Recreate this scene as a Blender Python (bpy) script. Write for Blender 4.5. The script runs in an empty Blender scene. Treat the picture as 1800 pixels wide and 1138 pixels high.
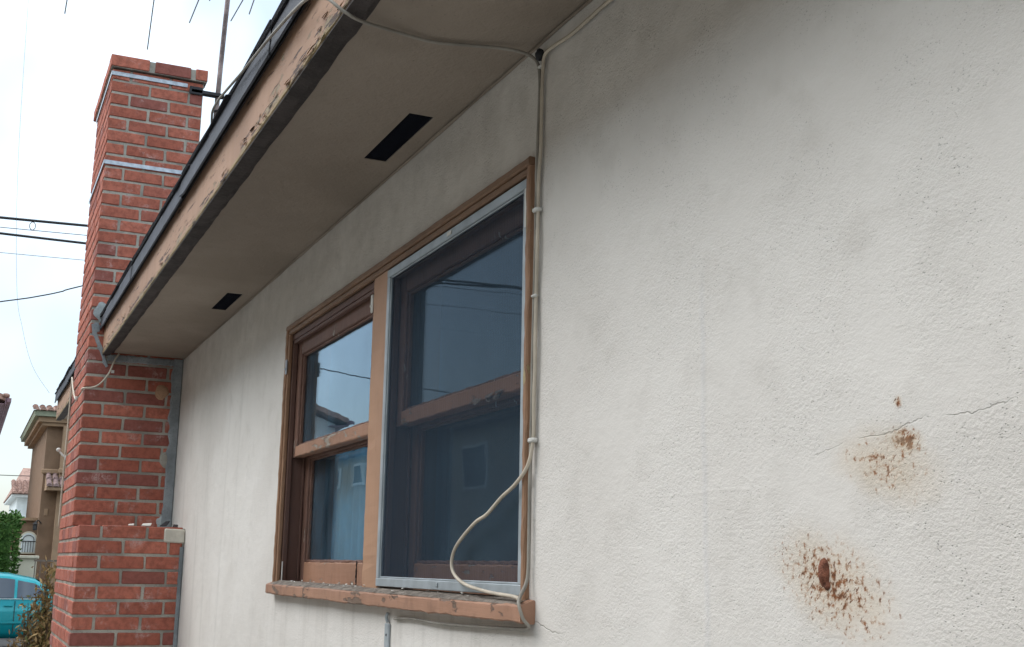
import bpy, bmesh, math, random
from mathutils import Vector, Matrix, noise as mnoise
random.seed(7)
scene = bpy.context.scene
H = 1.65                      # eye height; builders below take z relative to the eye and add H
R = math.radians

# ------------------------------------------------------------------ camera, sky, sun, exposure
cam_d = bpy.data.cameras.new('camera'); cam = bpy.data.objects.new('camera', cam_d)
scene.collection.objects.link(cam); scene.camera = cam
cam_d.sensor_width = 36.0; cam_d.lens = 2093.99 / 1800 * 36.0
cam_d.clip_start = 0.05; cam_d.clip_end = 2000
rt = Vector((0.41432022, 0.90996926, 0.01716693)); up = Vector((0.17532067, -0.09830603, 0.97959103)); fw = Vector((-0.89308533, 0.40285466, 0.2002666))
m = Matrix((rt, up, -fw)).transposed().to_4x4(); m.translation = Vector((2.02374, -0.95824, H)); cam.matrix_world = m

SUN_EL, SUN_AZ = R(52), R(215)     # azimuth measured clockwise from +Y
world = bpy.data.worlds.new('World'); scene.world = world; world.use_nodes = True
wn = world.node_tree.nodes; wl = world.node_tree.links; wn.clear()
wo = wn.new('ShaderNodeOutputWorld'); bg = wn.new('ShaderNodeBackground'); bg.inputs[1].default_value = 0.12
sky = wn.new('ShaderNodeTexSky'); sky.sky_type = 'NISHITA'; sky.sun_disc = False
sky.sun_elevation = SUN_EL; sky.sun_rotation = SUN_AZ; sky.air_density = 1.0; sky.dust_density = 2.0
tc = wn.new('ShaderNodeTexCoord'); nz = wn.new('ShaderNodeTexNoise'); nz.inputs['Scale'].default_value = 1.6
nz.inputs['Detail'].default_value = 5; nz.inputs['Roughness'].default_value = 0.5
cr = wn.new('ShaderNodeValToRGB'); cr.color_ramp.elements[0].position = 0.40; cr.color_ramp.elements[0].color = (0.24, 0.24, 0.24, 1)
cr.color_ramp.elements[1].position = 0.62; cr.color_ramp.elements[1].color = (0.97, 0.97, 0.97, 1)
mxw = wn.new('ShaderNodeMix'); mxw.data_type = 'RGBA'
sz = wn.new('ShaderNodeSeparateXYZ'); wl.new(tc.outputs['Generated'], sz.inputs[0])
mr = wn.new('ShaderNodeMapRange'); mr.inputs[1].default_value = 0.0; mr.inputs[2].default_value = 1.0; mr.inputs[3].default_value = 0.72; mr.inputs[4].default_value = 2.4   # overcast sky: zenith three times the horizon
wl.new(sz.outputs[2], mr.inputs[0])
vm = wn.new('ShaderNodeVectorMath'); vm.operation = 'SCALE'; vm.inputs[0].default_value = (8.4, 9.5, 10.0); wl.new(mr.outputs[0], vm.inputs['Scale']); wl.new(vm.outputs[0], mxw.inputs[7])
wl.new(tc.outputs['Generated'], nz.inputs['Vector']); wl.new(nz.outputs['Fac'], cr.inputs[0]); wl.new(cr.outputs[0], mxw.inputs[0])
wl.new(sky.outputs[0], mxw.inputs[6]); wl.new(mxw.outputs[2], bg.inputs[0]); wl.new(bg.outputs[0], wo.inputs[0])

sun_d = bpy.data.lights.new('sun', 'SUN'); sun_d.energy = 1.5; sun_d.angle = R(45); sun_d.color = (1.0, 0.97, 0.93)
sun = bpy.data.objects.new('sun', sun_d); scene.collection.objects.link(sun)
sdir = Vector((math.sin(SUN_AZ) * math.cos(SUN_EL), math.cos(SUN_AZ) * math.cos(SUN_EL), math.sin(SUN_EL)))
sun.rotation_euler = sdir.to_track_quat('Z', 'Y').to_euler(); sun.location = sdir * 50
scene.view_settings.view_transform = 'Standard'; scene.view_settings.look = 'None'
scene.view_settings.exposure = 0.56; scene.view_settings.gamma = 1.0
scene.cycles.adaptive_threshold = 0.02; scene.cycles.max_bounces = 7; scene.cycles.diffuse_bounces = 3; scene.cycles.glossy_bounces = 4; scene.cycles.transparent_max_bounces = 12
scene.cycles.caustics_reflective = False; scene.cycles.caustics_refractive = False

# ------------------------------------------------------------------ helpers
COL = scene.collection
WL = {}
def thing(name, label, cat, loc, group=None):
    o = bpy.data.objects.new(name, None); COL.objects.link(o); o.empty_display_size = 0.1
    o.location = (loc[0], loc[1], loc[2] + H); WL[o.name] = Vector(loc)
    o['label'] = label; o['category'] = cat
    if group: o['group'] = group
    return o
def tag(o, label, cat, group=None):
    o['label'] = label; o['category'] = cat
    if group: o['group'] = group
    return o
def wloc(p): return WL.get(p.name, Vector((0, 0, 0))) if p else None

class MB:
    def __init__(s): s.v = []; s.f = []
    def add(s, vs, fs):
        n = len(s.v); s.v += [tuple(v) for v in vs]; s.f += [tuple(i + n for i in f) for f in fs]; return s
    def box(s, x0, x1, y0, y1, z0, z1, b=0.0, j=0.0):
        if b <= 0:
            vs = [(x, y, z) for z in (z0, z1) for y in (y0, y1) for x in (x0, x1)]
            if j: vs = [tuple(c + random.uniform(-j, j) for c in v) for v in vs]
            return s.add(vs, [(0, 2, 3, 1), (4, 5, 7, 6), (0, 1, 5, 4), (2, 6, 7, 3), (0, 4, 6, 2), (1, 3, 7, 5)])
        bm = bmesh.new(); bmesh.ops.create_cube(bm, size=1)
        for v in bm.verts: v.co = Vector(((x0 + x1) / 2 + v.co.x * (x1 - x0), (y0 + y1) / 2 + v.co.y * (y1 - y0), (z0 + z1) / 2 + v.co.z * (z1 - z0)))
        if j:
            for v in bm.verts: v.co += Vector([random.uniform(-j, j) for _ in range(3)])
        bmesh.ops.bevel(bm, geom=list(bm.edges), offset=b, segments=1, affect='EDGES', clamp_overlap=True)
        bm.verts.index_update()
        s.add([v.co[:] for v in bm.verts], [[v.index for v in f.verts] for f in bm.faces]); bm.free(); return s
    def quad(s, a, b, c, d): return s.add([a, b, c, d], [(0, 1, 2, 3)])
    def beam(s, axis, a0, a1, u0, u1, w0, w1, n=20, j=0.002, b=0.003, prof=None):
        """beam along an axis with chamfered section, slightly uneven along its length. other axes (u,w) in xyz order"""
        ring = [(u0 + b, w0), (u1 - b, w0), (u1, w0 + b), (u1, w1 - b), (u1 - b, w1), (u0 + b, w1), (u0, w1 - b), (u0, w0 + b)]
        k = len(ring); vs = []; fs = []
        for i in range(n + 1):
            a = a0 + (a1 - a0) * i / n
            for q, (u, w) in enumerate(ring):
                du = random.uniform(-j, j); dw = random.uniform(-j, j)
                if prof:
                    pu, pw = prof(a, u, w); du += pu; dw += pw
                p = {'x': (a, u + du, w + dw), 'y': (u + du, a, w + dw), 'z': (u + du, w + dw, a)}[axis]
                vs.append(p)
        for i in range(n):
            for q in range(k):
                fs.append((i * k + q, i * k + (q + 1) % k, (i + 1) * k + (q + 1) % k, (i + 1) * k + q))
        fs.append(tuple(range(k))[::-1]); fs.append(tuple(n * k + q for q in range(k)))
        return s.add(vs, fs)
    def tube(s, pts, r, seg=8, smooth=6, taper=None):
        P = [Vector(p) for p in pts]
        if smooth and len(P) > 2: P = catmull(P, smooth)
        vs = []; fs = []; n = len(P); ref = Vector((0, 0, 1))
        t0 = (P[1] - P[0]).normalized()
        if abs(t0.z) > 0.9: ref = Vector((1, 0, 0))
        nrm = t0.cross(ref).normalized()
        for i in range(n):
            t = (P[min(i + 1, n - 1)] - P[max(i - 1, 0)]).normalized()
            nrm = (nrm - t * nrm.dot(t)).normalized(); bn = t.cross(nrm)
            rr = r if taper is None else r + (taper - r) * i / (n - 1)
            for k in range(seg):
                a = 2 * math.pi * k / seg; vs.append(P[i] + nrm * math.cos(a) * rr + bn * math.sin(a) * rr)
        for i in range(n - 1):
            for k in range(seg):
                fs.append((i * seg + k, i * seg + (k + 1) % seg, (i + 1) * seg + (k + 1) % seg, (i + 1) * seg + k))
        fs.append(tuple(range(seg))[::-1]); fs.append(tuple((n - 1) * seg + k for k in range(seg)))
        return s.add(vs, fs)
    def prism(s, prof, axis, a0, a1):
        n = len(prof); vs = []
        for a in (a0, a1):
            for u, w in prof: vs.append({'x': (a, u, w), 'y': (u, a, w), 'z': (u, w, a)}[axis])
        fs = [(i, (i + 1) % n, n + (i + 1) % n, n + i) for i in range(n)] + [tuple(range(n))[::-1], tuple(range(n, 2 * n))]
        return s.add(vs, fs)
    def sphere(s, c, rx, ry, rz, seg=12, ring=8, jit=0.0):
        vs = []; fs = []
        for i in range(ring + 1):
            th = math.pi * i / ring
            for k in range(seg):
                a = 2 * math.pi * k / seg; q = 1 + random.uniform(-jit, jit)
                vs.append((c[0] + rx * q * math.sin(th) * math.cos(a), c[1] + ry * q * math.sin(th) * math.sin(a), c[2] + rz * q * math.cos(th)))
        for i in range(ring):
            for k in range(seg): fs.append((i * seg + k, i * seg + (k + 1) % seg, (i + 1) * seg + (k + 1) % seg, (i + 1) * seg + k))
        return s.add(vs, fs)
    def mesh(s, name, origin=(0, 0, 0), mat=None, smooth=False, addH=False):
        me = bpy.data.meshes.new(name); o = Vector(origin); h = Vector((0, 0, H if addH else 0))
        me.from_pydata([tuple(Vector(v) - o + h) for v in s.v], [], s.f)
        bm = bmesh.new(); bm.from_mesh(me); bmesh.ops.recalc_face_normals(bm, faces=bm.faces); bm.to_mesh(me); bm.free()
        if mat: me.materials.append(mat)
        if smooth: me.polygons.foreach_set('use_smooth', [True] * len(me.polygons))
        return me
    def build(s, name, mat, parent=None, smooth=False, at=None):
        """one mesh object; a part sits at its parent's origin, a top-level mesh at 'at' (or world origin)"""
        if parent:
            o = bpy.data.objects.new(name, s.mesh(name, wloc(parent), mat, smooth)); o.parent = parent; WL_set = wloc(parent)
            COL.objects.link(o); WL[o.name] = WL_set
        else:
            at = Vector(at or (0, 0, 0)); o = bpy.data.objects.new(name, s.mesh(name, at, mat, smooth)); COL.objects.link(o)
            o.location = at + Vector((0, 0, H)); WL[o.name] = at
        return o
def catmull(P, k):
    out = []
    for i in range(len(P) - 1):
        p0 = P[max(i - 1, 0)]; p1 = P[i]; p2 = P[i + 1]; p3 = P[min(i + 2, len(P) - 1)]
        for q in range(k):
            t = q / k
            out.append(0.5 * ((2 * p1) + (p2 - p0) * t + (2 * p0 - 5 * p1 + 4 * p2 - p3) * t * t + (3 * p1 - p0 - 3 * p2 + p3) * t ** 3))
    out.append(P[-1]); return out
def place(name, me, loc, parent, rot=None):
    """a piece sharing mesh data, at a spot given in eye-relative coordinates"""
    o = bpy.data.objects.new(name, me); COL.objects.link(o); o.parent = parent
    o.location = Vector(loc) - wloc(parent); WL[o.name] = Vector(loc)
    if rot: o.rotation_euler = rot
    return o
def struct(o): o['kind'] = 'structure'; return o

# ------------------------------------------------------------------ node materials
class NM:
    def __init__(s, name, rough=0.8, spec=0.3):
        s.m = bpy.data.materials.new(name); s.m.use_nodes = True; s.t = s.m.node_tree; s.n = s.t.nodes; s.l = s.t.links
        s.b = s.n['Principled BSDF']; s.b.inputs['Roughness'].default_value = rough; s.b.inputs['Specular IOR Level'].default_value = spec
        tc = s.n.new('ShaderNodeTexCoord'); s.obj = tc.outputs['Object']
        g = s.n.new('ShaderNodeNewGeometry'); s.pos = g.outputs['Position']; s.isl = g.outputs['Random Per Island']
    def set(s, inp, v):
        if v is None: return
        if hasattr(v, 'is_linked') or isinstance(v, bpy.types.NodeSocket): s.l.new(v, inp)
        elif isinstance(v, (tuple, list)) and len(v) == 3 and inp.type == 'RGBA': inp.default_value = (*v, 1)
        else: inp.default_value = v
    def map(s, vec, scale=(1, 1, 1), loc=(0, 0, 0), rot=(0, 0, 0)):
        k = s.n.new('ShaderNodeMapping'); s.l.new(vec, k.inputs[0]); k.inputs['Scale'].default_value = scale; k.inputs['Location'].default_value = loc; k.inputs['Rotation'].default_value = rot
        return k.outputs[0]
    def noise(s, vec, scale, detail=4, rough=0.55, dist=0.0):
        k = s.n.new('ShaderNodeTexNoise'); s.l.new(vec, k.inputs['Vector']); k.inputs['Scale'].default_value = scale; k.inputs['Detail'].default_value = detail
        k.inputs['Roughness'].default_value = rough; k.inputs['Distortion'].default_value = dist; return k.outputs['Fac']
    def voro(s, vec, scale, feat='F1', rnd=1.0):
        k = s.n.new('ShaderNodeTexVoronoi'); k.feature = feat; s.l.new(vec, k.inputs['Vector']); k.inputs['Scale'].default_value = scale; k.inputs['Randomness'].default_value = rnd; return k.outputs['Distance']
    def ramp(s, fac, a, b, lo=0.0, hi=1.0):
        k = s.n.new('ShaderNodeMapRange'); k.interpolation_type = 'SMOOTHSTEP'; s.l.new(fac, k.inputs[0])
        k.inputs[1].default_value = a; k.inputs[2].default_value = b; k.inputs[3].default_value = lo; k.inputs[4].default_value = hi; return k.outputs[0]
    def math(s, op, a, b=0.0, c=0.0):
        k = s.n.new('ShaderNodeMath'); k.operation = op
        for i, v in enumerate((a, b, c)):
            s.set(k.inputs[i], v)
        return k.outputs[0]
    def mix(s, fac, a, b, mode='MIX'):
        k = s.n.new('ShaderNodeMix'); k.data_type = 'RGBA'; k.blend_type = mode; k.clamp_factor = True
        s.set(k.inputs[0], fac); s.set(k.inputs[6], a); s.set(k.inputs[7], b); return k.outputs[2]
    def sep(s, vec):
        k = s.n.new('ShaderNodeSeparateXYZ'); s.l.new(vec, k.inputs[0]); return k.outputs
    def comb(s, x, y, z):
        k = s.n.new('ShaderNodeCombineXYZ')
        for i, v in enumerate((x, y, z)): s.set(k.inputs[i], v)
        return k.outputs[0]
    def bump(s, height, strength=0.5, dist=0.01, prev=None):
        k = s.n.new('ShaderNodeBump'); k.inputs['Strength'].default_value = strength; k.inputs['Distance'].default_value = dist
        s.l.new(height, k.inputs['Height'])
        if prev: s.l.new(prev, k.inputs['Normal'])
        return k.outputs[0]
    def orand(s):
        k = s.n.new('ShaderNodeObjectInfo'); return k.outputs['Random']
    def out(s, color=None, bump=None, rough=None, metal=None):
        s.set(s.b.inputs['Base Color'], color)
        if bump: s.l.new(bump, s.b.inputs['Normal'])
        s.set(s.b.inputs['Roughness'], rough); s.set(s.b.inputs['Metallic'], metal)
        return s.m
def hypot2(k, a, b): return k.math('SQRT', k.math('ADD', k.math('MULTIPLY', a, a), k.math('MULTIPLY', b, b)))

def plain(name, col, rough=0.7, var=0.15, scale=8, bump=0.0, metal=0.0, spec=0.3):
    k = NM(name, rough, spec); n = k.noise(k.pos, scale, 5)
    c = k.mix(k.ramp(n, 0.3, 0.7), tuple(x * (1 - var) for x in col), tuple(min(1, x * (1 + var)) for x in col))
    bp = k.bump(k.noise(k.pos, scale * 6, 4), bump, 0.01) if bump else None
    return k.out(c, bp, rough, metal)

def mat_stucco(marks):
    k = NM('stucco_marked' if marks else 'stucco', 0.92, 0.15); p = k.pos
    xyz = k.sep(p); X, Z = xyz[0], k.math('SUBTRACT', xyz[2], H)
    flat = k.comb(X, 0.0, Z)
    big = k.noise(p, 1.3, 2); mid = k.noise(p, 9, 3, 0.6); fine = k.noise(k.map(p, (1, 1, 1.15)), 170, 3, 0.72)
    patch = k.noise(p, 5.0, 1)                 # where the float left a coarser finish
    base = k.mix(k.ramp(big, 0.35, 0.68), (0.635, 0.603, 0.570), (0.72, 0.692, 0.660))
    base = k.mix(k.math('MULTIPLY', k.ramp(mid, 0.5, 0.72), 0.35), base, (0.555, 0.525, 0.49))
    # small pits with dirt caught in them
    sp = k.voro(k.map(p, (1.0, 1.0, 1.5)), 150); spn = k.noise(p, 26, 1)
    pits = k.math('MULTIPLY', k.ramp(sp, 0.25, 0.10), k.ramp(spn, 0.42, 0.6))
    pits = k.math('MULTIPLY', pits, k.ramp(patch, 0.34, 0.58, 0.08, 1.0))
    base = k.mix(k.math('MULTIPLY', pits, 0.62), base, (0.27, 0.26, 0.24))
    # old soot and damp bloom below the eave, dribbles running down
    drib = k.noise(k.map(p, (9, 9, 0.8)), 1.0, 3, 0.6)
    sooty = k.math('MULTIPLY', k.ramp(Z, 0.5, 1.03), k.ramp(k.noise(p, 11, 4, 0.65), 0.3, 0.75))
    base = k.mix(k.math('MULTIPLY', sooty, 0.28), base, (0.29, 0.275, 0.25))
    base = k.mix(k.math('MULTIPLY', k.math('MULTIPLY', k.ramp(drib, 0.55, 0.72), k.ramp(X, -0.9, -3.4)), 0.26), base, (0.40, 0.385, 0.36))
    if marks:
        # ---- cracks: wandering hairline through the rust patch and short ones elsewhere
        wob = k.math('MULTIPLY', k.math('SUBTRACT', k.noise(flat, 14, 4, 0.65), 0.5), 0.035)
        lineZ = k.math('ADD', k.math('MULTIPLY_ADD', X, 0.105, 0.0585), wob)
        d1 = k.math('ABSOLUTE', k.math('SUBTRACT', Z, lineZ))
        crack = k.math('MULTIPLY', k.ramp(d1, 0.0013, 0.0003), k.math('MULTIPLY', k.ramp(X, 0.80, 0.86), k.ramp(k.noise(flat, 13, 3), 0.42, 0.60)))
        # corner crack at the sill end
        lz2 = k.math('ADD', k.math('MULTIPLY_ADD', X, -0.17, -0.092), wob)
        d2 = k.math('ABSOLUTE', k.math('SUBTRACT', Z, lz2))
        crack2 = k.math('MULTIPLY', k.ramp(d2, 0.0022, 0.0005), k.math('MULTIPLY', k.ramp(X, 0.02, 0.03), k.ramp(X, 0.14, 0.09)))
        # trowel ridge running down the wall
        wx = k.math('MULTIPLY', k.math('SUBTRACT', k.noise(k.comb(0.0, 0.0, Z), 7, 3), 0.5), 0.02)
        dr = k.math('ABSOLUTE', k.math('SUBTRACT', X, k.math('ADD', 0.578, wx)))
        ridge = k.math('MULTIPLY', k.ramp(dr, 0.012, 0.0), k.ramp(Z, 0.47, 0.35))
        lzh = k.math('ADD', 0.109, k.math('MULTIPLY', wob, 0.35))
        dh = k.math('ABSOLUTE', k.math('SUBTRACT', Z, lzh))
        ridge2 = k.math('MULTIPLY', k.ramp(dh, 0.004, 0.0), k.math('MULTIPLY', k.ramp(X, 0.42, 0.46), k.ramp(X, 0.73, 0.68)))
        base = k.mix(k.math('MULTIPLY', ridge, 0.16), base, (0.52, 0.54, 0.60))
        base = k.mix(k.math('MULTIPLY', k.math('ADD', crack, crack2), 0.28), base, (0.26, 0.24, 0.22))
        # ---- rust bleeding out of the wall
        def rust(cx, cz, rx, rz, slx, seed, dens):
            dx = k.math('SUBTRACT', X, cx); dz = k.math('SUBTRACT', Z, cz)
            dxs = k.math('MULTIPLY_ADD', dz, slx, dx)
            d = hypot2(k, k.math('DIVIDE', dxs, rx), k.math('DIVIDE', dz, rz))
            halo = k.ramp(k.math('ADD', d, k.math('MULTIPLY', k.noise(flat, 22, 4), 0.9)), 2.0, 0.7)
            v1 = k.noise(k.map(flat, (1.0, 1.0, 0.95), (seed, 0, seed)), 115, 3, 0.55)
            v2 = k.noise(k.map(k.map(flat, (1, 1, 1), (0, 0, 0), (0, R(-40), 0)), (1.5, 1.0, 0.5), (seed, 3, seed)), 210, 2, 0.6)
            th = k.math('MULTIPLY_ADD', d, 0.145, dens)
            s1 = k.ramp(k.math('SUBTRACT', v1, th), -0.01, 0.11)
            s2 = k.ramp(k.math('SUBTRACT', v2, k.math('ADD', th, 0.035)), 0.0, 0.07)
            s = k.math('MULTIPLY', k.math('MAXIMUM', s1, s2), k.ramp(d, 1.7, 1.1))
            soft = k.math('MULTIPLY', k.ramp(k.math('SUBTRACT', v1, th), -0.09, 0.05), k.ramp(d, 1.6, 0.7))
            return halo, s, soft
        rustv = k.noise(flat, 120, 3)
        for a in ((0.850, -0.014, 0.085, 0.058, 0.75, 1.3, 0.472), (0.986, 0.149, 0.022, 0.014, 0.4, 5.1, 0.41), (0.950, 0.122, 0.070, 0.040, 0.75, 8.2, 0.525), (0.975, 0.193, 0.006, 0.006, 0.0, 2.2, 0.40)):
            h, s, sf = rust(*a)
            base = k.mix(k.math('MULTIPLY', h, 0.5), base, (0.58, 0.47, 0.34))
            base = k.mix(k.math('MULTIPLY', sf, 0.55), base, (0.40, 0.22, 0.11))
            base = k.mix(k.math('MULTIPLY', s, 0.92), base, k.mix(k.ramp(rustv, 0.35, 0.65), (0.085, 0.028, 0.013), (0.25, 0.088, 0.030)))
    # grime that has run off the sill
    run = k.math('MULTIPLY', k.ramp(k.noise(k.map(p, (14, 14, 0.7)), 1.6, 3, 0.6), 0.48, 0.70), k.math('MULTIPLY', k.ramp(Z, -0.42, -0.10), k.math('MULTIPLY', k.ramp(Z, -0.07, -0.10), k.math('MULTIPLY', k.ramp(X, -2.02, -1.95), k.ramp(X, 0.06, 0.02)))))
    base = k.mix(k.math('MULTIPLY', run, 0.2), base, (0.33, 0.31, 0.28))
    # ---- relief
    sweep = k.noise(k.map(p, (1.0, 1.0, 2.2), (0, 0, 0), (0, R(24), 0)), 24, 3, 0.55, 0.8)
    hsum = k.math('MULTIPLY', fine, k.ramp(patch, 0.3, 0.62, 0.35, 1.0))
    hsum = k.math('SUBTRACT', hsum, k.math('MULTIPLY', pits, 0.4))
    b1 = k.bump(k.math('ADD', k.math('MULTIPLY_ADD', sweep, 0.16, mid), big), 0.4, 0.011)
    b2 = k.bump(hsum, 0.75, 0.0032, b1)
    if marks: b2 = k.bump(k.math('SUBTRACT', k.math('ADD', k.math('MULTIPLY', ridge, 0.45), k.math('MULTIPLY', ridge2, 0.10)), k.math('MULTIPLY', k.math('ADD', crack, crack2), 0.6)), 0.6, 0.004, b2)
    return k.out(base, b2)

def mat_soffit():
    k = NM('soffit_stucco', 0.95, 0.1); p = k.pos
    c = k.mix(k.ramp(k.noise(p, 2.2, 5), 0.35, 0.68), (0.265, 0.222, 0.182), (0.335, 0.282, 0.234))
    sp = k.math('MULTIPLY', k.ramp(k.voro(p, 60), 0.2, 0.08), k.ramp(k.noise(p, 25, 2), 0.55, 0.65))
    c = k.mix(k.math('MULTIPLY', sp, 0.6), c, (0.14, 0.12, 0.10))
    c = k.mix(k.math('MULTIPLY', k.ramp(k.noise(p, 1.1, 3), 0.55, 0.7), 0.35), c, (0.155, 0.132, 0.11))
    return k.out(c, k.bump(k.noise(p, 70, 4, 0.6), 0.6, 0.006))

def mat_paint(name, col, wood=(0.30, 0.24, 0.18), axis='x', peel=0.62, dirt=0.3, rough=0.6, crackamt=0.5):
    """old oil paint on timber: grain cracks along the length, flaked spots to bare wood"""
    k = NM(name, rough, 0.3); p = k.pos
    st = {'x': (0.06, 1, 1), 'z': (1, 1, 0.06)}[axis]
    g = k.noise(k.map(p, st), 90, 4, 0.6); big = k.noise(p, 3.0, 4)
    c = k.mix(k.ramp(big, 0.3, 0.7), tuple(x * 0.86 for x in col), tuple(min(1, x * 1.1) for x in col))
    fl = k.noise(k.map(p, {'x': (0.3, 1, 1), 'z': (1, 1, 0.3)}[axis]), 26, 6, 0.68)
    flake = k.ramp(fl, peel, peel + 0.03)
    cr = k.math('MULTIPLY', k.ramp(g, 0.66, 0.71), k.ramp(k.noise(p, 7, 3), 0.5, 0.62))
    c = k.mix(k.math('MULTIPLY', k.ramp(k.noise(p, 14, 5, 0.65), 0.5, 0.75), dirt), c, tuple(x * 0.45 for x in col))
    c = k.mix(flake, c, k.mix(g, tuple(x * 0.5 for x in wood), wood))
    c = k.mix(k.math('MULTIPLY', cr, crackamt), c, (0.07, 0.045, 0.035))
    hgt = k.math('SUBTRACT', k.math('MULTIPLY', g, 0.3), k.math('ADD', flake, k.math('MULTIPLY', cr, 0.8)))
    return k.out(c, k.bump(hgt, 0.8, 0.005))

def mat_fascia():
    k = NM('fascia_paint', 0.65, 0.25); p = k.pos; xyz = k.sep(p); Z = k.math('SUBTRACT', xyz[2], H)
    col = (0.52, 0.315, 0.215)
    c = k.mix(k.ramp(k.noise(p, 2.4, 4), 0.3, 0.7), (0.31, 0.185, 0.122), (0.40, 0.246, 0.166))
    long = k.map(p, (0.05, 1, 1))
    g = k.noise(long, 75, 4, 0.6); g2 = k.noise(k.map(p, (0.09, 1, 1.0), (3, 0, 0)), 60, 5, 0.65)
    low = k.ramp(Z, 1.085, 1.03)                                  # weather gets at the lower edge first
    fl = k.math('ADD', k.noise(k.map(p, (0.22, 1, 1)), 38, 6, 0.7), k.math('MULTIPLY', low, 0.10))
    flake = k.ramp(fl, 0.635, 0.66)
    crk = k.math('MULTIPLY', k.ramp(k.math('ADD', g2, k.math('MULTIPLY', low, 0.05)), 0.605, 0.635), k.ramp(k.noise(p, 2.6, 3), 0.38, 0.48))
    edge = k.math('MULTIPLY', k.ramp(Z, 1.034, 1.026), 0.8)
    c = k.mix(flake, c, k.mix(g, (0.17, 0.125, 0.085), (0.40, 0.31, 0.20)))
    c = k.mix(edge, c, k.mix(g, (0.20, 0.14, 0.06), (0.36, 0.28, 0.14)))
    c = k.mix(k.math('MULTIPLY', crk, 0.9), c, (0.06, 0.035, 0.028))
    hgt = k.math('SUBTRACT', k.math('MULTIPLY', g, 0.25), k.math('ADD', k.math('MULTIPLY', flake, 0.7), crk))
    return k.out(c, k.bump(hgt, 0.7, 0.004))

def mat_brick(name, white=0.35):
    k = NM(name, 0.88, 0.2); p = k.pos
    r = k.math('FRACT', k.math('ADD', k.orand(), k.isl))
    c = k.mix(r, (0.36, 0.112, 0.076), (0.50, 0.168, 0.116))
    c = k.mix(k.ramp(k.math('FRACT', k.math('MULTIPLY', r, 7.3)), 0.74, 0.86), c, (0.28, 0.100, 0.082))
    n = k.noise(p, 40, 5, 0.65); c = k.mix(k.ramp(n, 0.35, 0.7), c, k.mix(0.6, c, (0.17, 0.055, 0.04)))
    w = k.math('MULTIPLY', k.ramp(k.noise(p, 9, 5, 0.65), 0.53, 0.72), k.ramp(k.noise(p, 70, 4, 0.7), 0.4, 0.6))
    c = k.mix(k.math('MULTIPLY', w, white), c, (0.56, 0.42, 0.40))
    sp = k.ramp(k.noise(p, 210, 2), 0.66, 0.72); c = k.mix(k.math('MULTIPLY', sp, 0.5), c, (0.09, 0.04, 0.035))
    return k.out(c, k.bump(k.noise(p, 150, 5, 0.7), 0.55, 0.004))
def mat_mortar(name='mortar', col=(0.40, 0.375, 0.33)):
    k = NM(name, 0.95, 0.1); p = k.pos
    c = k.mix(k.ramp(k.noise(p, 7, 5), 0.35, 0.68), tuple(x * 0.68 for x in col), tuple(x * 1.12 for x in col))
    c = k.mix(k.math('MULTIPLY', k.ramp(k.noise(p, 130, 3), 0.55, 0.68), 0.5), c, tuple(x * 0.5 for x in col))
    return k.out(c, k.bump(k.noise(p, 110, 5, 0.7), 0.8, 0.006))
def mat_glass():
    m = bpy.data.materials.new('window_glass'); m.use_nodes = True; n = m.node_tree.nodes; l = m.node_tree.links; n.clear()
    o = n.new('ShaderNodeOutputMaterial'); mx = n.new('ShaderNodeMixShader'); t = n.new('ShaderNodeBsdfTransparent'); g = n.new('ShaderNodeBsdfGlossy')
    t.inputs[0].default_value = (0.93, 0.965, 0.98, 1); g.inputs['Color'].default_value = (0.70, 0.87, 1.0, 1); g.inputs['Roughness'].default_value = 0.01
    ge = n.new('ShaderNodeNewGeometry'); dt = n.new('ShaderNodeVectorMath'); dt.operation = 'DOT_PRODUCT'; l.new(ge.outputs['Incoming'], dt.inputs[0]); l.new(ge.outputs['Normal'], dt.inputs[1])
    def mt(op, a, b_):
        k = n.new('ShaderNodeMath'); k.operation = op
        for i, v in enumerate((a, b_)):
            if isinstance(v, (int, float)): k.inputs[i].default_value = v
            else: l.new(v, k.inputs[i])
        return k.outputs[0]
    c = mt('ABSOLUTE', dt.outputs['Value'], 0.0); sch = mt('ADD', mt('MULTIPLY', mt('POWER', mt('SUBTRACT', 1.0, c), 5.0), 0.957), 0.043)   # reflection of one glass face
    tc = n.new('ShaderNodeTexCoord'); nz = n.new('ShaderNodeTexNoise'); nz.inputs['Scale'].default_value = 3.5; b = n.new('ShaderNodeBump'); b.inputs['Strength'].default_value = 0.05; b.inputs['Distance'].default_value = 0.01
    l.new(tc.outputs['Object'], nz.inputs['Vector']); l.new(nz.outputs['Fac'], b.inputs['Height']); l.new(b.outputs[0], g.inputs['Normal'])
    # dust film on the glass, its blue painted in as haze over the dark room
    df = n.new('ShaderNodeBsdfDiffuse'); df.inputs[0].default_value = (0.24, 0.42, 0.58, 1); n2 = n.new('ShaderNodeTexNoise'); n2.inputs['Scale'].default_value = 6; n2.inputs['Detail'].default_value = 5
    mr = n.new('ShaderNodeMapRange'); mr.inputs[1].default_value = 0.3; mr.inputs[2].default_value = 0.75; mr.inputs[3].default_value = 0.02; mr.inputs[4].default_value = 0.11
    l.new(tc.outputs['Object'], n2.inputs['Vector']); l.new(n2.outputs['Fac'], mr.inputs[0]); m2 = n.new('ShaderNodeMixShader'); l.new(mr.outputs[0], m2.inputs[0])
    l.new(sch, mx.inputs[0]); l.new(t.outputs[0], mx.inputs[1]); l.new(g.outputs[0], mx.inputs[2]); l.new(mx.outputs[0], m2.inputs[1]); l.new(df.outputs[0], m2.inputs[2]); l.new(m2.outputs[0], o.inputs[0]); return m
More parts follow.
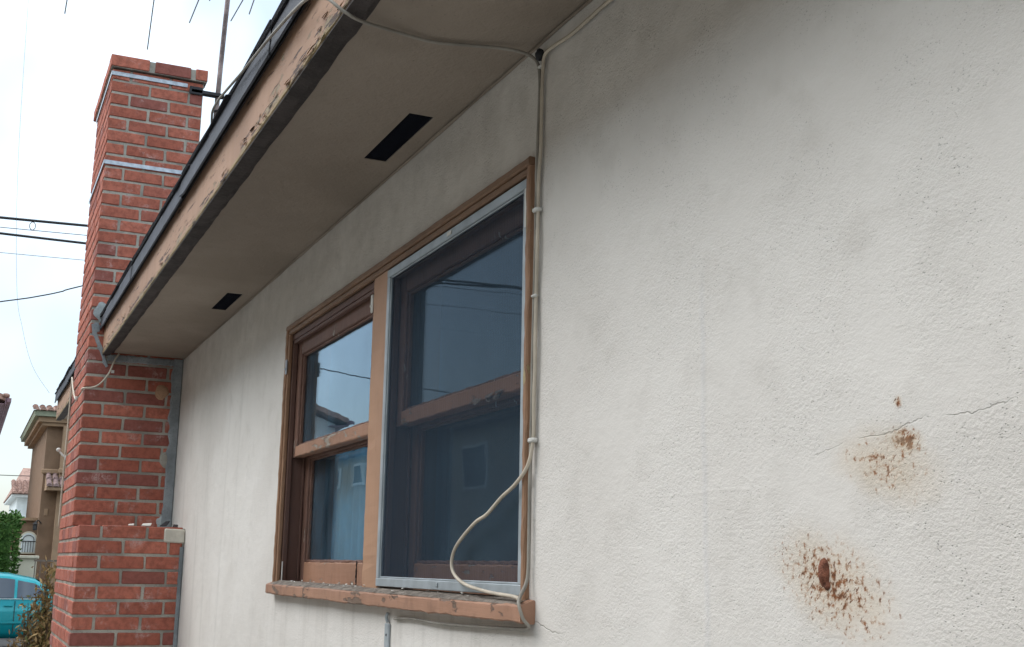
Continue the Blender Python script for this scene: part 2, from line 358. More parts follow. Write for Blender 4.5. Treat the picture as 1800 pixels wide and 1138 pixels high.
def mat_screen(fac, col, name):
    m = bpy.data.materials.new(name); m.use_nodes = True; n = m.node_tree.nodes; l = m.node_tree.links; n.clear()
    o = n.new('ShaderNodeOutputMaterial'); mx = n.new('ShaderNodeMixShader'); t = n.new('ShaderNodeBsdfTransparent'); d = n.new('ShaderNodeBsdfDiffuse'); d.inputs[0].default_value = (*col, 1)
    tc = n.new('ShaderNodeTexCoord'); w = n.new('ShaderNodeTexWave'); w.inputs['Scale'].default_value = 26; w.inputs['Distortion'].default_value = 7; w.inputs['Detail'].default_value = 1.5; w.inputs['Detail Scale'].default_value = 0.35
    mr = n.new('ShaderNodeMapRange'); mr.inputs[3].default_value = fac - 0.025; mr.inputs[4].default_value = fac + 0.025
    l.new(tc.outputs['Object'], w.inputs['Vector']); l.new(w.outputs['Fac'], mr.inputs[0]); l.new(mr.outputs[0], mx.inputs[0])
    l.new(t.outputs[0], mx.inputs[1]); l.new(d.outputs[0], mx.inputs[2]); l.new(mx.outputs[0], o.inputs[0]); return m
def mat_leaf(name, a, b, c2, trans=0.2):
    k = NM(name, 0.7, 0.2); r = k.isl
    c = k.mix(r, a, b); c = k.mix(k.ramp(k.noise(k.pos, 3.0, 3), 0.4, 0.65), c, c2)
    return k.out(c)

M = dict(
    stucco=mat_stucco(False), stucco2=mat_stucco(True), soffit=mat_soffit(), fascia=mat_fascia(),
    trim=mat_paint('trim_paint', (0.41, 0.238, 0.150), axis='z', peel=0.66, crackamt=0.6, dirt=0.25),
    sill=mat_paint('sill_paint', (0.34, 0.188, 0.125), axis='x', peel=0.56, dirt=0.5, wood=(0.22, 0.15, 0.11)),
    rail=mat_paint('rail_paint', (0.34, 0.185, 0.12), axis='x', peel=0.60, wood=(0.42, 0.36, 0.3)),
    casing=mat_paint('casing_paint', (0.22, 0.13, 0.08), axis='x', peel=0.66, dirt=0.4),
    casingv=mat_paint('casing_paint_upright', (0.29, 0.165, 0.10), axis='z', peel=0.62, dirt=0.4, wood=(0.5, 0.38, 0.2)),
    stile=mat_paint('stile_paint', (0.175, 0.095, 0.072), axis='z', peel=0.63, dirt=0.4, wood=(0.45, 0.4, 0.35)),
    jamb=mat_paint('jamb_paint', (0.13, 0.070, 0.055), axis='z', peel=0.72, dirt=0.3, wood=(0.55, 0.5, 0.45)),
    darkwood=plain('dark_timber', (0.050, 0.042, 0.040), 0.85, 0.3, 12, 0.4),
    nearblack=plain('shade_strip_and_dark_bits', (0.035, 0.03, 0.033), 0.9, 0.3, 10, 0.3),  # near black: painted shade under the drip edge, also splits, holes and a crumb
    drip=plain('weathered_metal_edge', (0.035, 0.037, 0.050), 0.6, 0.35, 9, 0.15, 0.0),
    shingle=plain('asphalt_shingle', (0.025, 0.026, 0.034), 0.95, 0.35, 60, 0.8),
    roofing=plain('roof_surface', (0.05, 0.05, 0.055), 0.95, 0.3, 50, 0.6),
    brick=mat_brick('brick', 0.6), brick2=mat_brick('smeared_brick', 0.85), mortar=mat_mortar(),
    caulk=mat_mortar('cement_seam', (0.30, 0.325, 0.345)), smear=mat_mortar('pale_cement', (0.44, 0.47, 0.48)), tanpatch=mat_mortar('tan_patch', (0.42, 0.26, 0.17)),
    block=plain('painted_block', (0.58, 0.54, 0.47), 0.9, 0.1, 20, 0.4),
    strap=plain('galvanised_strap', (0.42, 0.46, 0.52), 0.45, 0.2, 30, 0.1, 0.5), blackmetal=plain('black_metal', (0.025, 0.025, 0.03), 0.6, 0.3, 20),
    mast=plain('rusty_galvanised_tube', (0.20, 0.155, 0.15), 0.6, 0.55, 9, 0.2, 0.4), rod=plain('aluminium_rod', (0.28, 0.29, 0.31), 0.5, 0.2, 10, 0, 0.6),
    alu=plain('screen_aluminium', (0.36, 0.40, 0.43), 0.5, 0.15, 14, 0.05, 0.35), glass=mat_glass(), screen=mat_screen(0.50, (0.040, 0.060, 0.085), 'insect_screen'),
    ventmesh=mat_screen(0.92, (0.012, 0.013, 0.018), 'vent_mesh'),
    cableA=plain('dirty_cable', (0.27, 0.25, 0.22), 0.6, 0.2, 16), cableW=plain('white_cable', (0.50, 0.44, 0.36), 0.55, 0.12, 16), clip=plain('white_clip', (0.60, 0.59, 0.56), 0.5, 0.06, 20),
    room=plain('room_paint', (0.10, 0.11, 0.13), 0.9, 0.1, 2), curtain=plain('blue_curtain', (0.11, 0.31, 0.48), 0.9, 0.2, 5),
    rust=plain('rust', (0.20, 0.078, 0.048), 0.85, 0.5, 90, 0.5), dirt=plain('sill_dirt', (0.22, 0.19, 0.165), 0.95, 0.35, 40, 0.8), chip=plain('paint_chip', (0.62, 0.60, 0.56), 0.8, 0.1, 40),
    ground=plain('old_concrete', (0.30, 0.29, 0.27), 0.95, 0.18, 1.5, 0.3), asphalt=plain('asphalt', (0.055, 0.055, 0.058), 0.95, 0.2, 4, 0.4),
    brownwall=plain('brown_stucco', (0.20, 0.128, 0.085), 0.95, 0.1, 4, 0.3), brownlt=plain('tan_stucco', (0.30, 0.20, 0.13), 0.95, 0.1, 4, 0.2), cream=plain('cream_stucco', (0.62, 0.57, 0.46), 0.95, 0.08, 3, 0.2),
    whitewall=plain('white_stucco', (0.62, 0.66, 0.67), 0.95, 0.06, 3, 0.2), beige=plain('beige_stucco', (0.36, 0.29, 0.215), 0.95, 0.08, 3, 0.2), palewall=plain('pale_stucco', (0.62, 0.62, 0.60), 0.95, 0.06, 3, 0.2),
    tile=plain('clay_tile', (0.30, 0.185, 0.15), 0.9, 0.35, 6, 0.3), tiledark=plain('dark_clay_tile', (0.20, 0.135, 0.13), 0.9, 0.35, 14, 0.3), mauve=plain('mauve_trim', (0.20, 0.13, 0.16), 0.8, 0.1, 5), olive=plain('olive_trim', (0.24, 0.26, 0.19), 0.8, 0.1, 5),
    darkglass=plain('dark_window', (0.03, 0.04, 0.055), 0.08, 0.1, 2, 0, 0, 0.5), iron=plain('black_iron', (0.03, 0.03, 0.032), 0.5, 0.2, 10), bar=plain('brown_iron', (0.14, 0.11, 0.09), 0.6, 0.2, 10),
    carpaint=plain('teal_car_paint', (0.0, 0.25, 0.29), 0.16, 0.04, 1, 0, 0.25, 0.6), carglass=plain('car_glass', (0.02, 0.035, 0.06), 0.05, 0.05, 1, 0, 0, 0.6), rubber=plain('rubber', (0.02, 0.02, 0.02), 0.8, 0.1, 20), chrome=plain('chrome', (0.6, 0.62, 0.64), 0.2, 0.05, 5, 0, 0.9), redlamp=plain('red_lamp', (0.35, 0.02, 0.02), 0.2, 0.1, 5), blackwire=plain('wire_black', (0.02, 0.02, 0.022), 0.6, 0.1, 5),
    hedge=mat_leaf('hedge_leaf', (0.035, 0.085, 0.018), (0.075, 0.15, 0.03), (0.05, 0.12, 0.025)), dry=mat_leaf('dry_leaf', (0.20, 0.12, 0.05), (0.36, 0.25, 0.115), (0.13, 0.085, 0.04)), drygreen=mat_leaf('dry_green_leaf', (0.12, 0.14, 0.05), (0.20, 0.19, 0.08), (0.16, 0.13, 0.05)), bark=plain('bark', (0.10, 0.065, 0.04), 0.95, 0.3, 20, 0.6),
)
G = -H     # ground in eye-relative height

# ------------------------------------------------------------------ ground
struct(MB().box(-400, 400, -400, 400, G - 1.0, G).build('ground', M['ground']))
struct(MB().box(-29, -16.5, -9.0, 300, G, G + 0.004).build('road', M['asphalt']))

# ------------------------------------------------------------------ the stucco house
ZS = 1.029                                # soffit height over the eye
XE, XW = -7.45, 6.0                       # house ends
house = thing('stucco_house', 'low off-white stucco house with peeling fascia, filling the right of the picture', 'house', (-0.7, 3.0, G))
def cells(mb, xs, zs, hole, y0, y1):
    """wall slab with a rectangular hole: front, back and reveals"""
    hx0, hx1, hz0, hz1 = hole
    for i in range(len(xs) - 1):
        for j in range(len(zs) - 1):
            a, b, c, d = xs[i], xs[i + 1], zs[j], zs[j + 1]
            if a >= hx0 - 1e-6 and b <= hx1 + 1e-6 and c >= hz0 - 1e-6 and d <= hz1 + 1e-6: continue
            mb.quad((a, y0, c), (b, y0, c), (b, y0, d), (a, y0, d)); mb.quad((a, y1, c), (a, y1, d), (b, y1, d), (b, y1, c))
    for a, b in (((hx0, hz0), (hx1, hz0)), ((hx1, hz0), (hx1, hz1)), ((hx1, hz1), (hx0, hz1)), ((hx0, hz1), (hx0, hz0))):
        mb.quad((a[0], y0, a[1]), (b[0], y0, b[1]), (b[0], y1, b[1]), (a[0], y1, a[1]))
w = MB(); HX0, HX1, HZ0, HZ1 = -1.935, -0.018, -0.085, 0.778
zc_ = [G, -0.28, HZ0, 0.47, HZ1, ZS]
cells(w, [XE, -5.0, -3.0, HX0, HX1, 2.0, XW], zc_, (HX0, HX1, HZ0, HZ1), 0.0, 0.14)
w.box(XE, XE + 0.14, 0.143, 7, G, ZS); w.box(XW - 0.14, XW, 0.143, 7, G, ZS); w.box(XE + .143, XW - .143, 6.86, 7, G, ZS)
wall = w.build('wall', M['stucco'], house); wall.data.materials.append(M['stucco2'])
for f_ in wall.data.polygons:      # the stretch with the rust marks and cracks
    c_ = f_.center + wloc(house)
    if abs(c_.y) < .01 and HX1 < c_.x < 2.0 and -0.28 < c_.z < 0.47: f_.material_index = 1
# thin bead of plaster where the wall meets the soffit
b = MB(); b.beam('x', -4.2, XW, -0.006, 0.0, ZS - 0.007, ZS - 0.001, 90, 0.0018, 0.003); b.build('plaster_bead', M['soffit'], house)
# soffit with two open vent slots
FY = -0.403
vents = [(-2.905, -2.565), (-0.813, -0.461)]; vy0, vy1 = -0.108, -0.048
s = MB(); xs = [XE, vents[0][0], vents[0][1], vents[1][0], vents[1][1], XW]; ys = [FY + 0.040, vy0, vy1, 0.0]
for i in range(5):
    for j in range(3):
        if j == 1 and i in (1, 3): continue
        s.quad((xs[i], ys[j], ZS), (xs[i + 1], ys[j], ZS), (xs[i + 1], ys[j + 1], ZS), (xs[i], ys[j + 1], ZS))
        s.quad((xs[i], ys[j], ZS + .02), (xs[i + 1], ys[j], ZS + .02), (xs[i + 1], ys[j + 1], ZS + .02), (xs[i], ys[j + 1], ZS + .02))
for a, c in vents:
    for p, q in (((a, vy0), (c, vy0)), ((c, vy0), (c, vy1)), ((c, vy1), (a, vy1)), ((a, vy1), (a, vy0))):
        s.quad((p[0], p[1], ZS), (q[0], q[1], ZS), (q[0], q[1], ZS + .02), (p[0], p[1], ZS + .02))
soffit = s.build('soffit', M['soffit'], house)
for a, c in vents:
    MB().box(a + .001, c - .001, vy0 + .001, vy1 - .001, ZS + .0015, ZS + .003).build('vent_screen', M['ventmesh'], soffit)
# ragged plaster lip along the outer edge of the soffit
def lip(a, u, w_): return (0.003 * mnoise.noise((a * 3, 0, 0)) + 0.002 * mnoise.noise((a * 31, 3, 0)) if u > FY + .045 else 0, 0)
MB().beam('x', XE, XW, FY + 0.0385, FY + 0.056, ZS - 0.004, ZS + 0.012, 260, 0.0012, 0.002, lip).build('nailing_strip', M['darkwood'], soffit)
# fascia: chipped lower edge
def chip(a, u, w_):
    if w_ < 1.05 and u < FY + .02:
        n = mnoise.noise((a * 9, 1.3, 0)) + 0.6 * mnoise.noise((a * 33, 5.1, 0)); return (0.002 * n, max(0, 0.004 * n))
    return (0, 0)
fas = MB(); fas.beam('x', XE, XW, FY, FY + 0.038, 1.018, 1.182, 420, 0.0008, 0.003, chip)
fascia = fas.build('fascia', M['fascia'], house)
MB().box(XE, XW, FY + 0.0015, FY + 0.0365, 1.0125, 1.0165).build('fascia_underside', M['darkwood'], fascia)
# lifted paint flakes on the fascia
fl = MB()
for i in range(90):
    x = random.choice([random.uniform(-4.1, -2.3), random.uniform(-1.2, 0.1), random.uniform(-4.1, 0.2)]); z = 1.022 + abs(random.gauss(0, 0.02)); L = random.uniform(.008, .05); h = random.uniform(.002, .006); o = random.uniform(.001, .005)
    fl.add([(x, FY - .0015, z), (x + L, FY - .0015, z + random.uniform(-.002, .002)), (x + L * .8, FY - .0015 - o, z - h), (x + L * .2, FY - .0015 - o, z - h * .8)], [(0, 1, 2, 3)])
q = fl.build('paint_flakes', M['fascia'], fascia); q['kind'] = 'stuff'
# roof: painted shade strip, metal edge in lengths, shingle tabs along the eave, plane above
roof = MB().add([(XE, FY - .012, 1.186), (XW, FY - .012, 1.186), (XW, 3.5, 2.37), (XE, 3.5, 2.37), (XE, FY - .012, 1.2025), (XW, FY - .012, 1.2025), (XW, 3.5, 2.388), (XE, 3.5, 2.388)],
    [(0, 1, 2, 3), (4, 5, 6, 7), (0, 1, 5, 4), (1, 2, 6, 5), (2, 3, 7, 6), (3, 0, 4, 7)])
roof.add([(XE, 3.5, 2.37), (XW, 3.5, 2.37), (XW, 7.4, 1.0), (XE, 7.4, 1.0), (XE, 3.5, 2.388), (XW, 3.5, 2.388), (XW, 7.4, 1.018), (XE, 7.4, 1.018)], [(0, 1, 2, 3), (4, 5, 6, 7), (0, 1, 5, 4), (1, 2, 6, 5), (2, 3, 7, 6), (3, 0, 4, 7)])
roof.add([(XW, 0, 1.03), (XW, 7, 1.03), (XW, 3.5, 2.36)], [(0, 1, 2)]); roof.add([(XE, 0, 1.03), (XE, 7, 1.03), (XE, 3.5, 2.36)], [(0, 1, 2)])
roof = roof.build('roof', M['roofing'], house)
MB().box(XE, XW, FY - .0045, FY - .0005, 1.160, 1.200).build('eave_shade_strip', M['nearblack'], roof)  # dark strip painted in for the shade under the metal edge
x = XE; i = 0
while x < 3.0:
    L = random.uniform(0.9, 1.35) if x < -1.6 else 1.9; x1 = min(x + L, 3.0); o = 0.0025 * (i % 2) + .002; sag = random.uniform(-.004, .004)
    d = MB(); n = 14; vs = []
    for k in range(n + 1):
        a = x + (x1 + .03 - x) * k / n; wv = 0.004 * mnoise.noise((a * 2.3, i, 0)); e = 0.012 if k in (0,) and i % 2 else 0
        for yy, zz in ((FY - .006, 1.2035 + .001 * (i % 2)), (FY - .017 - o, 1.2035 + .001 * (i % 2)), (FY - .018 - o, 1.172), (FY - .020 - o + wv * .5, 1.143 + sag + wv + e), (FY - .016 - o + wv * .5, 1.139 + sag + wv + e)): vs.append((a, yy, zz))
    fs = [(k * 5 + c, k * 5 + c + 1, k * 5 + c + 6, k * 5 + c + 5) for k in range(n) for c in range(4)]
    d.add(vs, fs).build('drip_edge', M['drip'], roof); x = x1; i += 1
tabs = []
for v in range(4):
    t = MB(); t.box(0, 0.302 - v * .004, -0.008 - .003 * (v % 3), 0.16, 0.0, 0.009, 0.002, 0.002); tabs.append(t.mesh('shingle', (0, 0, 0), M['shingle']))
for k in range(0, 36):
    for lay in range(2):
        place('shingle', random.choice(tabs), (XE + k * .308 + lay * .15, FY - .016, 1.2065 + lay * .010 + random.uniform(-.001, .001)), roof, (R(17.5), random.uniform(-.006, .006), random.uniform(-.012, .012)))

# ------------------------------------------------------------------ window in the wall
WX0, WX1, ZT, ZB = -1.955, -0.003, 0.795, -0.055
MX0, MX1 = -1.010, -0.888
win = thing('window', '', '', (-0.98, 0.0, -0.1)); del win['label'], win['category']
win.parent = house; win.location = Vector((-0.98, 0.0, -0.1)) - wloc(house)
# casing
c = MB(); c.beam('x', WX0, WX1, -0.014, 0.004, ZT - 0.017, ZT, 60, 0.0007, .003); c.beam('x', WX0 + .006, WX1 - .006, -0.008, 0.004, ZT - .032, ZT - .0175, 40, 0.0005, .002); c.build('head_casing', M['casing'], win)
c = MB(); c.beam('z', ZB - .01, ZT - .0175, WX0, WX0 + .018, -0.014, 0.004, 40, 0.001, .003); c.beam('z', ZB - .01, ZT - .033, WX0 + .0185, WX0 + .034, -0.008, 0.004, 40, 0.0006, .002); c.build('side_casing', M['casingv'], win)
c = MB(); c.beam('z', ZB - .01, ZT - .0175, WX1 - .016, WX1, -0.012, 0.004, 40, 0.001, .003); c.build('side_casing', M['casingv'], win)
# jambs and head of the box frame, with stops
def jamb(x0, sgn):
    j = MB(); a, b_ = (x0, x0 + .018 * sgn); j.box(min(a, b_), max(a, b_), 0.0045, 0.14, ZB - .03, ZT - .02)
    a, b_ = (x0 + .0182 * sgn, x0 + .030 * sgn); j.box(min(a, b_), max(a, b_), 0.006, 0.022, ZB - .02, ZT - .034, .002)
    j.box(min(a, b_), max(a, b_), 0.058, 0.066, ZB - .02, ZT - .034, .002); return j
jamb(WX0 + .012, 1).build('jamb', M['jamb'], win); jamb(MX0 - .001, -1).build('jamb', M['jamb'], win); jamb(MX1 + .001, 1).build('jamb', M['jamb'], win); jamb(WX1 - .012, -1).build('jamb', M['jamb'], win)
for a, b_ in ((WX0 + .0305, MX0 - .0205), (MX1 + .0205, WX1 - .0305)):
    h = MB(); h.box(a, b_, 0.0045, 0.14, ZT - .052, ZT - .0325); h.box(a, b_, 0.006, 0.022, ZT - .064, ZT - .0525, .002); h.build('frame_head', M['jamb'], win)
    MB().box(a - .03, b_ + .03, 0.0045, 0.139, ZB - .03, ZB - .012).build('frame_base', M['jamb'], win)
mul = MB(); mul.beam('z', ZB - .004, ZT - .034, MX0, MX1, -0.004, 0.030, 40, 0.0008, .003); mul.box(MX0 + .002, MX1 - .002, .031, .139, ZB - .02, ZT - .034); mul.build('mullion', M['trim'], win)
# sashes
def sash(x0, x1, z0, z1, y0, lower, mat_b):
    st = 0.050; tr = 0.052 if not lower else 0.034; br = 0.036 if not lower else 0.070; t = 0.032
    for a, b_ in ((x0, x0 + st), (x1 - st, x1)):
        MB().beam('z', z0, z1, a, b_, y0, y0 + t, 24, 0.0006, .003).build('sash_stile', M['stile'], win)
    MB().beam('x', x0 + st + .0006, x1 - st - .0006, y0 + .001, y0 + t - .001, z1 - tr, z1, 24, 0.0006, .003).build('sash_rail', M['stile'], win)
    MB().beam('x', x0 + st + .0006, x1 - st - .0006, y0 + .001 - (0.004 if not lower else 0), y0 + t - .001, z0, z0 + br, 40, 0.0010, .003).build('sash_rail', mat_b, win)
    # glazing bead of cracked putty and the pane
    p = MB(); gx0, gx1, gz0, gz1 = x0 + st, x1 - st, z0 + br, z1 - tr; yb = y0 + .008
    p.beam('x', gx0 + .001, gx1 - .001, yb, yb + .011, gz0 - .001, gz0 + .008, 40, .0014, .002); p.beam('x', gx0 + .001, gx1 - .001, yb, yb + .011, gz1 - .006, gz1 + .001, 30, .0008, .002)
    p.beam('z', gz0 + .008, gz1 - .006, gx0 - .001, gx0 + .007, yb, yb + .011, 30, .0008, .002); p.beam('z', gz0 + .008, gz1 - .006, gx1 - .007, gx1 + .001, yb, yb + .011, 30, .0008, .002)
    p.build('putty', M['stile'], win)
    MB().box(gx0 - .004, gx1 + .004, y0 + .0195, y0 + .0225, gz0 - .004, gz1 + .004).build('pane', M['glass'], win)
ZM = 0.345
for a, b_ in ((WX0 + .031, MX0 - .020), (MX1 + .020, WX1 - .031)):
    sash(a, b_, ZM, ZT - .053, 0.0235, False, M['rail'])
    sash(a, b_, ZB - .011, ZM + .030, 0.0675, True, M['rail'])
# paint curling off the right-hand meeting rail
pf = MB(); rp = random.Random(4)
for i in range(11):
    x_ = rp.gauss(-.27, .10); L = rp.uniform(.012, .05); z_ = ZM + rp.uniform(-.004, .010); o = rp.uniform(.002, .008)
    pf.add([(x_, .0180, z_ + .004), (x_ + L, .0180, z_ + rp.uniform(.003, .008)), (x_ + L * .85, .0180 - o, z_ - rp.uniform(.002, .007)), (x_ + L * .2, .0180 - o * .7, z_ - rp.uniform(.001, .005))], [(0, 1, 2, 3)])
q = pf.build('curled_paint', M['dirt'], win); q['kind'] = 'stuff'
# split in the lower rail of the left sash
MB().beam('z', -.062, .010, -1.292, -1.288, 0.0662, 0.0682, 16, .0016, .0004).build('split', M['nearblack'], win)
# sill: sloping board with split end
def sl(a, u, w_):
    n = mnoise.noise((a * 6, u * 20, 2)); return (0.0015 * n, 0.0016 * n + (0.010 if u > -.02 and w_ > -.08 else 0) + (0.003 * mnoise.noise((a * 19, 4, 1)) if w_ < -.08 else 0))
sill = MB().beam('x', -1.972, 0.024, -0.031, 0.0, -0.099, -0.068, 110, 0.0007, .003, sl).build('sill', M['sill'], win)
d = MB(); top = []
for i in range(91):
    a = -1.93 + 1.93 * i / 90
    for k in range(7):
        yy = -0.027 + 0.031 * k / 6; zz = -0.0655 + 0.0105 * k / 6 + 0.0016 * abs(mnoise.noise((a * 12, yy * 90, 7))) - (0.002 if k == 0 else 0)
        top.append((a, yy, zz))
d.add(top, [(i * 7 + k, i * 7 + k + 1, i * 7 + k + 8, i * 7 + k + 7) for i in range(90) for k in range(6)]); d.build('sill_dirt', M['dirt'], win, True)
ch = MB()
for i in range(46):
    a = random.uniform(-1.75, -1.0) if i < 32 else random.uniform(-1.0, 0); yy = random.uniform(-.026, -.001); s_ = random.uniform(.003, .011); zz = -.063 + (yy + .027) * .34 + .002
    an = random.uniform(0, 3.1); cx_, sx_ = math.cos(an) * s_, math.sin(an) * s_ * .5
    ch.add([(a - cx_, yy - sx_, zz), (a + sx_, yy - cx_ * .5, zz + .001), (a + cx_, yy + sx_, zz + random.uniform(0, .005)), (a - sx_, yy + cx_ * .5, zz + .002)], [(0, 1, 2, 3)])
q = ch.build('paint_chips', M['chip'], win); q['kind'] = 'stuff'
# insect screen over the right-hand sash
SX0, SX1, SZ0, SZ1 = -0.884, -0.0195, -0.052, 0.757
f = MB(); y0, y1 = -0.008, 0.003; bw = 0.020
f.box(SX0, SX1, y0, y1, SZ0, SZ0 + bw, .0015); f.box(SX0, SX1, y0, y1, SZ1 - bw, SZ1, .0015)
f.box(SX0, SX0 + bw, y0 + .0004, y1 - .0004, SZ0 + bw, SZ1 - bw, .0015); f.box(SX1 - bw, SX1, y0 + .0004, y1 - .0004, SZ0 + bw, SZ1 - bw, .0015)
for a, b_, c_, d_ in ((SX0 + bw, SX1 - bw, SZ0 + bw, SZ0 + bw + .004), (SX0 + bw, SX1 - bw, SZ1 - bw - .004, SZ1 - bw)): f.box(a, b_, y0 + .004, y1 - .001, c_, d_, .001)
f.box(SX0 + bw, SX0 + bw + .004, y0 + .004, y1 - .001, SZ0 + bw + .004, SZ1 - bw - .004, .001); f.box(SX1 - bw - .004, SX1 - bw, y0 + .004, y1 - .001, SZ0 + bw + .004, SZ1 - bw - .004, .001)
f.build('screen_frame', M['alu'], win)
sg = MB(); nx, nz_ = 24, 22
sg.add([(SX0 + bw + (SX1 - SX0 - 2 * bw) * i / nx, -.002 + 0.0028 * mnoise.noise((i * .31, j * .27, 2)), SZ0 + bw + (SZ1 - SZ0 - 2 * bw) * j / nz_) for i in range(nx + 1) for j in range(nz_ + 1)],
       [(i * (nz_ + 1) + j, i * (nz_ + 1) + j + 1, (i + 1) * (nz_ + 1) + j + 1, (i + 1) * (nz_ + 1) + j) for i in range(nx) for j in range(nz_)])
sg.build('screen_mesh', M['screen'], win, True)
MB().box(-.46, -.448, -.011, -.0085, -.045, -.036, .001).build('screen_clip', M['alu'], win)
MB().box(-.452, -.425, -.0105, -.0085, .742, .752, .001).build('screen_clip', M['clip'], win)
t = MB(); t.box(-.028, -.016, -.0105, -.0085, .655, .735, .001); t.build('torn_tape', M['clip'], win)
for (hx, hy, hz, mt) in ((-1.926, -.010, .655, 'strap'), (-1.022, .000, .700, 'clip')):
    hk = MB(); hk.box(hx - .007, hx + .007, hy - .006, hy, hz - .030, hz + .022, .003); hk.sphere((hx, hy - .007, hz - .012), .004, .003, .004, 8, 5); hk.build('screen_hanger', M[mt], win)
MB().box(-1.905, -1.900, .0035, .0058, -.06, .005).build('torn_strip', M['clip'], win)

# room behind the glass
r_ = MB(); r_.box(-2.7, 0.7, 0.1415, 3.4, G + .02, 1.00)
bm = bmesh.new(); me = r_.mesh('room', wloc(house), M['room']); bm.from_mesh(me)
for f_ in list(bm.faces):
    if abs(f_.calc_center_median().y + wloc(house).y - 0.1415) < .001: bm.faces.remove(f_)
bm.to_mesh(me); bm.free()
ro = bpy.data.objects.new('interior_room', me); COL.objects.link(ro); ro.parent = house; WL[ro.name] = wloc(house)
cu = MB(); nn = 60; vs = []
for i in range(nn + 1):
    a = -1.9 + 0.9 * i / nn
    for zz in (-.25, .36): vs.append((a, .165 + .012 * math.sin(i * 1.35), zz + .004 * math.sin(i * .7)))
cu.add(vs, [(i * 2, i * 2 + 1, i * 2 + 3, i * 2 + 2) for i in range(nn)]); cu.build('curtain', M['curtain'], house, True)

# ------------------------------------------------------------------ brick chimney on the outside of the wall
XU, XL, YC, XB = -4.234, -3.807, -0.473, -5.03
CH, BH, MJ = 0.0685, 0.0555, 0.0125
chim = thing('chimney', '', '', (-4.5, -0.24, G)); del chim['label'], chim['category']
chim.parent = house; chim.location = Vector((-4.5, -.24, G)) - wloc(house)
bcache = {}
def brick_mesh(lx, ly, smear, h=BH):
    key = (round(lx, 3), round(ly, 3), smear, round(h, 3))
    if key not in bcache:
        bcache[key] = [MB().box(0, lx, 0, ly, 0, h, 0.0032, 0.0018).mesh('brick', (0, 0, 0), M['brick2' if smear else 'brick']) for _ in range(4)]
    return random.choice(bcache[key])
rest = MB(); rest2 = MB()
Lb, Hb = 0.1905, 0.090
def course(xf, z, odd, yend, xend, low, single):
    """one course: the face turned to the street side (+x) and the front face (-y), bonded at the corner"""
    j = lambda: random.uniform(-.0009, .0009)
    items = []
    cy = Lb if odd else Hb; cx = Hb if odd else Lb
    items.append((xf - cx, YC, cx, cy, False))
    y = YC + cy + MJ
    while y < yend - 0.02:
        ly = min(Lb, yend - y); items.append((xf - Hb, y, Hb, ly, False)); y += ly + MJ
    x = xf - cx - MJ; k = 0
    while x > xend + 0.02:
        lx = min(Lb, x - xend); items.append((x - lx, YC, lx, Hb, k > 0)); x -= lx + MJ; k += 1
    for (x0, y0, lx, ly, far) in items:
        sm = low and y0 < YC + .01 and x0 > XU - .1 and ly <= Hb + .001
        if single and not far:
            place('brick', brick_mesh(lx, ly, sm), (x0 + j(), y0 + j(), z + j()), chim, (0, random.uniform(-.006, .006), random.uniform(-.003, .003)))
        else:
            (rest2 if sm else rest).box(x0 + j(), x0 + lx + j(), y0 + j(), y0 + ly + j(), z + j(), z + BH + j(), .003)
ZLE = 0.155; ZST = 0.2194
for n in range(0, 26): course(XL, ZLE - BH - n * CH, n % 2 == 1, -0.012, XB, True, n < 9)
nup = 35
for n in range(0, nup): course(XU, ZST - BH + (n - 0.03) * CH, (n % 2 == 1), -0.004, XB, False, True)
q = rest.build('brickwork', M['brick'], chim); q['kind'] = 'stuff'
q = rest2.build('smeared_brickwork', M['brick2'], chim); q['kind'] = 'stuff'
mm = MB(); RE = 0.0050
mm.box(XB + RE, XL - RE, YC + RE, -0.001, G, ZLE - .004); mm.box(XB + RE, XU - RE, YC + RE, 0.0, ZLE - .003, 2.545)
mm.build('mortar', M['mortar'], chim)
# corbelled cap course
zc = 2.555
for (a, b_) in ((-.487, -.292), (-.262, -.075), (-.048, .016)):
    MB().box(XU - .09, XU + .022, a, b_, zc, 2.617, .003, .0015).build('cap_brick', M['brick'], chim)
x = XU - .09 - .012
while x > XB - .05:
    MB().box(x - .19, x, -.487, -.39, zc, 2.617, .003, .0015).build('cap_brick', M['brick'], chim); x -= .202
MB().box(XB - .02, XU + .016, -.481, .012, zc - .004, 2.612).build('cap_mortar', M['mortar'], chim)
MB().box(XB + .1, XU - .1, -.40, -.06, 2.612, 2.66, .01).build('crown', M['mortar'], chim)
# steel bands
def strap(zs_, yend):
    k = MB(); k.box(XU + .0012, XU + .005, YC - .005, yend, zs_ - .011, zs_ + .011, .001); k.box(XB - .002, XU + .005, YC - .0055, YC - .0022, zs_ - .0105, zs_ + .0105, .001); k.build('steel_band', M['strap'], chim)
strap(2.520, -.085); strap(2.028, -.005)
